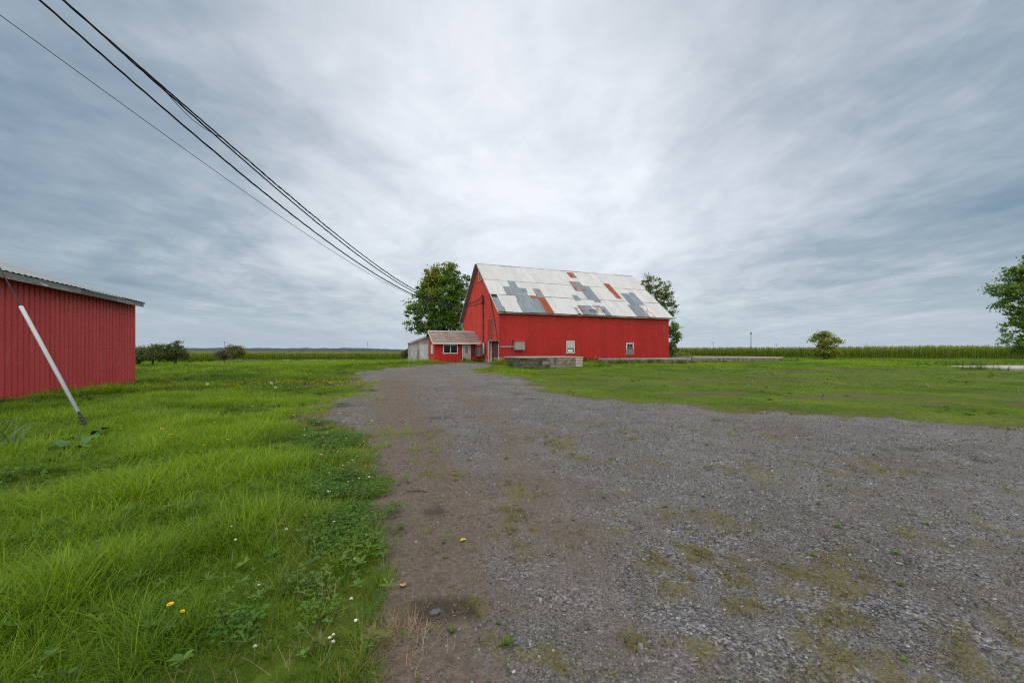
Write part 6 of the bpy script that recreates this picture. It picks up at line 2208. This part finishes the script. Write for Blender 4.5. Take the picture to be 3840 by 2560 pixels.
near_f = [(-5.05, 7.3), (-4.6, 7.0), (-4.2, 7.1), (-3.9, 7.5), (-5.6, 7.6), (-4.1, 8.1), (-3.6, 8.3), (-5.3, 8.4), (-4.7, 8.5), (-3.3, 7.8), (-3.5, 9.0), (-5.9, 8.9),
          (-4.9, 9.2), (-4.0, 9.6), (-6.6, 8.2), (-6.9, 8.4), (-7.2, 8.2), (-7.5, 8.0), (-6.2, 9.6), (-3.0, 8.8), (-3.2, 7.0), (-2.7, 7.6), (-4.4, 6.3), (-5.3, 6.2), (-3.7, 6.6),
          (-2.6, 5.5), (-2.5, 5.2), (-5.8, 6.6), (-4.6, 5.9), (-3.3, 9.9), (-4.4, 10.4), (-6.0, 10.6), (-5.1, 11.0)]
for i, (x, y) in enumerate(near_f):
    o = link('dandelion', YF[i % 3], None, (x, y, float(gz(x, y)) - 0.02), (rng.normal() * 0.15, rng.normal() * 0.15, rng.uniform(0, 6.28)))
    sc_ = rng.uniform(0.75, 1.1)
    o.scale = (sc_ * 1.15, sc_ * 1.15, sc_)
    tagp(o, 'yellow dandelion flower scattered in the grass right of the guy wire', 'flower', 'yellow dandelions in the left meadow')
o = link('dandelion', YF[0], None, (-1.90, 2.26, float(gz(-1.9, 2.26)) - 0.06), (0.1, -0.1, 1.0))
o.scale = (0.85, 0.85, 0.8)
tagp(o, 'single yellow dandelion in the near bottom left grass', 'flower')
o = link('dandelion', YF[1], None, (-1.895, 2.22, float(gz(-1.895, 2.22)) - 0.08), (0.3, -0.2, 2.0))
o.scale = (0.6, 0.6, 0.75)
tagp(o, 'half-hidden dandelion just beneath the near single one', 'flower')
SEED = flower_mesh('seed_head', 0.42, 0.036, MT['white_flower'], 630, puff=True)
for (x, y, s, lb) in ((-10.4, 13.6, 1.15, 'leftmost of the three white dandelion seed heads'), (-8.4, 13.9, 1.15, 'middle white dandelion seed head on a tall stalk'), (-7.6, 12.8, 1.0, 'rightmost white dandelion seed head, nearest the gravel')):
    o = link('seed_head', SEED, None, (x, y, float(gz(x, y)) - 0.02))
    o.scale = (s, s, s)
    tagp(o, lb, 'flower', 'dandelion seed heads in the left meadow')

x = np.concatenate([r5.normal(-9.6, 1.7, 420), r5.normal(-13.0, 1.6, 90), r5.normal(-7.2, 0.9, 120)])
y = np.concatenate([r5.normal(17.2, 1.0, 420), r5.normal(16.2, 0.7, 90), r5.normal(16.6, 1.2, 120)])
k = (drive_d(x, y) < -0.1) & ~blocked(x, y)
x, y = x[k], y[k]
n = len(x)
scatter('yellow_wildflowers', 'drift of small yellow flowers across the left meadow', YF, np.stack([x, y, gz(x, y) - 0.02], -1),
        np.stack([r5.normal(size=n) * 0.2, r5.normal(size=n) * 0.2, r5.uniform(0, 6.28, n)], -1), np.stack([r5.uniform(0.7, 1.15, n)] * 2 + [r5.uniform(0.7, 1.2, n)], -1), r5.integers(0, 3, n), np.ones(n) * 0.5)
x, y = sample(1.6, 9, 14, r5)
d = drive_d(x, y)
k = (d < 0.05) & (x < 1) & (r5.random(len(x)) < np.exp(-((-d - 0.3) / 0.5) ** 2) * 0.8)
xs_, ys_ = x[k], y[k]
x = r5.uniform(6, 26, 420)
y = r5.uniform(12, 26, 420)
k = (drive_d(x, y) < -0.4) & (fbm(x, y, 0.3, 3, 99) > 0.5) & ~blocked(x, y)
x = np.concatenate([xs_, x[k]])
y = np.concatenate([ys_, y[k]])
n = len(x)
scatter('clover_blossoms', 'white clover blossoms in the turf', WF, np.stack([x, y, gz(x, y) - 0.01], -1),
        np.stack([r5.normal(size=n) * 0.2, r5.normal(size=n) * 0.2, r5.uniform(0, 6.28, n)], -1), r5.uniform(0.8, 1.4, n) * (1 + 0.035 * np.hypot(x, y)), r5.integers(0, 2, n), np.ones(n) * 0.5)
x = np.concatenate([r5.normal(-1.75, 0.55, 90), r5.normal(-0.75, 0.35, 40), r5.normal(8.6, 0.8, 45)])
y = np.concatenate([r5.normal(38.3, 0.5, 90), r5.normal(38.6, 0.3, 40), r5.normal(41.6, 0.5, 45)])
k = ~blocked(x, y)
x, y = x[k], y[k]
n = len(x)
scatter('daisies', 'white daisies beside the concrete wall', DF, np.stack([x, y, gz(x, y) - 0.02], -1),
        np.stack([r5.normal(size=n) * 0.25, r5.normal(size=n) * 0.25, r5.uniform(0, 6.28, n)], -1), r5.uniform(0.8, 1.5, n), r5.integers(0, 2, n), np.ones(n) * 0.5)


# ------------------------------------------------------------------ larger plants and small things on the ground
MT['burdock'] = pm('burdock_leaf', [dict(cols=[(0.3, (0.032, 0.085, 0.014)), (0.7, (0.065, 0.13, 0.03))], sc=9)], rough=0.85, bump=0.3, bump_sc=14, obj_var=0.15)


def big_leaf(parent, p, az, L_, w, tilt, seed):
    rs = np.random.default_rng(seed)
    V, F = [], []
    nu, nv = 9, 6
    for i in range(nu + 1):
        t = i / nu
        half = w * 0.5 * (math.sin(math.pi * min(1, t * 0.9 + 0.1)) ** 0.6) * (1 - 0.25 * t) if i < nu else 0.004
        for j in range(nv + 1):
            s = (j / nv - 0.5) * 2
            zz_ = 0.10 * L_ * math.sin(t * 2.2) - 0.10 * L_ * t * t * 1.6 + abs(s) * half * 0.25 + 0.018 * math.sin(t * 11 + s * 3 + seed) * abs(s)
            V.append((t * L_, s * half * (1 + 0.06 * math.sin(t * 17 + seed)), zz_))
    m_ = nv + 1
    for i in range(nu):
        for j in range(nv):
            a = i * m_ + j
            F.append((a, a + m_, a + m_ + 1, a + 1))
    me = bpy.data.meshes.new('leaf')
    me.from_pydata(V, [], F)
    me.materials.append(MT['burdock'])
    me.polygons.foreach_set('use_smooth', np.ones(len(F), bool))
    o = link('leaf', me, parent, p, (0, tilt, az))
    return o


bd = thing('burdock', 'burdock with big pale leaves at the left edge below the guy anchor', 'plant', (-6.55, 5.95, Z(-6.55, 5.95) - 0.03))
for i, (px, py, pz, az, L_, w, tl) in enumerate([(0, 0, 0.16, 0.4, 0.36, 0.26, -0.1), (0.05, 0.1, 0.2, 1.4, 0.34, 0.26, -0.5), (-0.1, 0, 0.2, 2.9, 0.4, 0.28, -0.2), (-0.15, 0.12, 0.15, 3.6, 0.34, 0.24, 0.0),
                                                 (0.0, -0.08, 0.14, 4.9, 0.36, 0.27, 0.25), (0.12, -0.05, 0.12, 5.8, 0.32, 0.24, 0.1), (-0.45, 0.1, 0.1, 3.2, 0.30, 0.2, 0.1)]):
    big_leaf(bd, (px, py, pz - 0.04), az, L_ * 0.8, w * 0.8, tl, i)
    MB().tube([(px * 0.3, py * 0.3, 0), (px, py, pz)], 0.008, 5).build('stalk', MT['stem'], bd)
bd = thing('burdock', 'burdock leaves right at the foot of the guy anchor', 'plant', (-7.05, 6.7, Z(-7.05, 6.7)))
for i, (px, py, pz, az, L_, w, tl) in enumerate([(0, 0, 0.2, 0.35, 0.36, 0.24, -0.45), (-0.05, 0.03, 0.2, 0.9, 0.30, 0.22, -0.5), (-0.15, -0.05, 0.16, 3.4, 0.34, 0.24, 0.1), (0.05, -0.1, 0.12, 5.2, 0.32, 0.22, 0.2)]):
    big_leaf(bd, (px, py, pz - 0.05), az, L_ * 0.75, w * 0.75, tl, 20 + i)
    MB().tube([(px * 0.3, py * 0.3, 0), (px, py, pz)], 0.008, 5).build('stalk', MT['stem'], bd)

MT['reed'] = pm('blue_green_blades', [dict(cols=[(0.3, (0.03, 0.075, 0.03)), (0.7, (0.075, 0.13, 0.06))], sc=6)], rough=0.55)
tg = thing('reed_clump', 'tall broad-bladed grass clump cut by the left edge', 'plant', (-7.72, 6.05, Z(-7.72, 6.05)))
for i in range(26):
    V, F, bt = [], [], []
    a = rng.uniform(0, 6.28)
    leaf_strip(V, F, bt, np.array([rng.normal() * 0.08, rng.normal() * 0.08, -0.02]), np.array([math.cos(a), math.sin(a), 0]), rng.uniform(0.45, 0.75), 0.022, rng.uniform(0.05, 0.35), rng.uniform(0.3, 1.5), 0.5, 6, 0.4,
               lambda q_: (0.7 + 0.3 * min(1, q_ * 3)) * (1 - q_ ** 3))
    link('blade', np_mesh('blade', np.array(V), np.array(F), MT['reed']), tg)

MT['twig'] = pm('dark_twig', [dict(cols=[(0.3, (0.03, 0.025, 0.02)), (0.7, (0.06, 0.05, 0.042))], sc=30)], rough=0.9)
x, y = -1.04, 4.33
o = MB().tube([(-0.11, 0.01, 0.012), (-0.06, -0.005, 0.016), (0.02, 0.02, 0.014), (0.09, 0.0, 0.012), (0.12, -0.02, 0.01)], [0.003, 0.005, 0.006, 0.005, 0.003], 6).build('twig', MT['twig'], None, True, (x, y, Z(x, y)))
tagp(o, 'thin dark curved twig lying on the wheel track', 'twig')
MT['husk'] = pm('pale_orange_husk', [dict(cols=[(0.3, (0.42, 0.20, 0.10)), (0.7, (0.55, 0.30, 0.17))], sc=40)], rough=0.8)
x, y = -0.71, 2.60
mb = MB()
for k in range(8):
    a = k * math.pi / 4
    a2 = a + math.pi / 4
    n0 = len(mb.v)
    mb.v += [(0.008 * math.cos(a), 0.008 * math.sin(a), 0.0), (0.008 * math.cos(a2), 0.008 * math.sin(a2), 0.0), (0.021 * math.cos(a2), 0.021 * math.sin(a2), 0.016 + 0.004 * math.sin(k * 2)), (0.021 * math.cos(a), 0.021 * math.sin(a), 0.016 + 0.004 * math.sin(k * 2 - 2)),
             (0.014 * math.cos(a2), 0.014 * math.sin(a2), 0.022), (0.014 * math.cos(a), 0.014 * math.sin(a), 0.022)]
    mb.f += [(n0, n0 + 1, n0 + 2, n0 + 3), (n0 + 3, n0 + 2, n0 + 4, n0 + 5)]
mb.f.append(tuple(range(0, 48, 6))[::-1])
tagp(mb.build('husk', MT['husk'], None, False, (x, y, Z(x, y) + 0.004)), 'small pale orange husk at the edge of the gravel', 'husk')
MT['yellow_leaf'] = pm('yellow_leaf', [dict(cols=[(0.3, (0.55, 0.40, 0.03)), (0.7, (0.62, 0.46, 0.06))], sc=30)], rough=0.7)
x, y = -0.40, 3.27
o = MB().prism([(-0.028, 0.0), (-0.008, 0.016), (0.014, 0.014), (0.03, 0.002), (0.012, -0.014), (-0.01, -0.012)], lambda p, e: (p[0], p[1], 0.004 + 0.0012 * e + abs(p[1]) * 0.5)).build('fallen_leaf', MT['yellow_leaf'], None, False, (x, y, Z(x, y) + 0.004), (0, 0, 0.5))
tagp(o, 'fallen yellow leaf on the bare earth track', 'leaf')
MT['slate'] = pm('blue_grey_slab', [dict(cols=[(0.3, (0.06, 0.062, 0.07)), (0.7, (0.10, 0.102, 0.112))], sc=30)], rough=0.8, bump=0.3, bump_sc=40)
x, y = -0.45, 2.33
o = MB().prism([(-0.034, -0.008), (-0.012, 0.017), (0.02, 0.022), (0.034, 0.004), (0.012, -0.02), (-0.02, -0.02)], lambda p, e: (p[0], p[1], 0.012 * e + 0.1 * p[1] * e)).build('flat_stone', MT['slate'], None, False, (x, y, Z(x, y) + 0.002), (0.1, 0.1, 0.3))
tagp(o, 'flat blue-grey stone flake near the straw', 'stone')

# concrete pad in the right-hand grass
pz = [(px, py, float(gz(px, py))) for px, py in PAD]
zt = 0.10 + np.mean([p[2] for p in pz])
o = MB().prism(PAD, lambda p, e: (p[0], p[1], zt - 0.4 + 0.42 * e)).build('concrete_pad', MT['concrete_pale'])
tagp(o, 'flat pale concrete pad in the grass at the right edge', 'concrete pad')
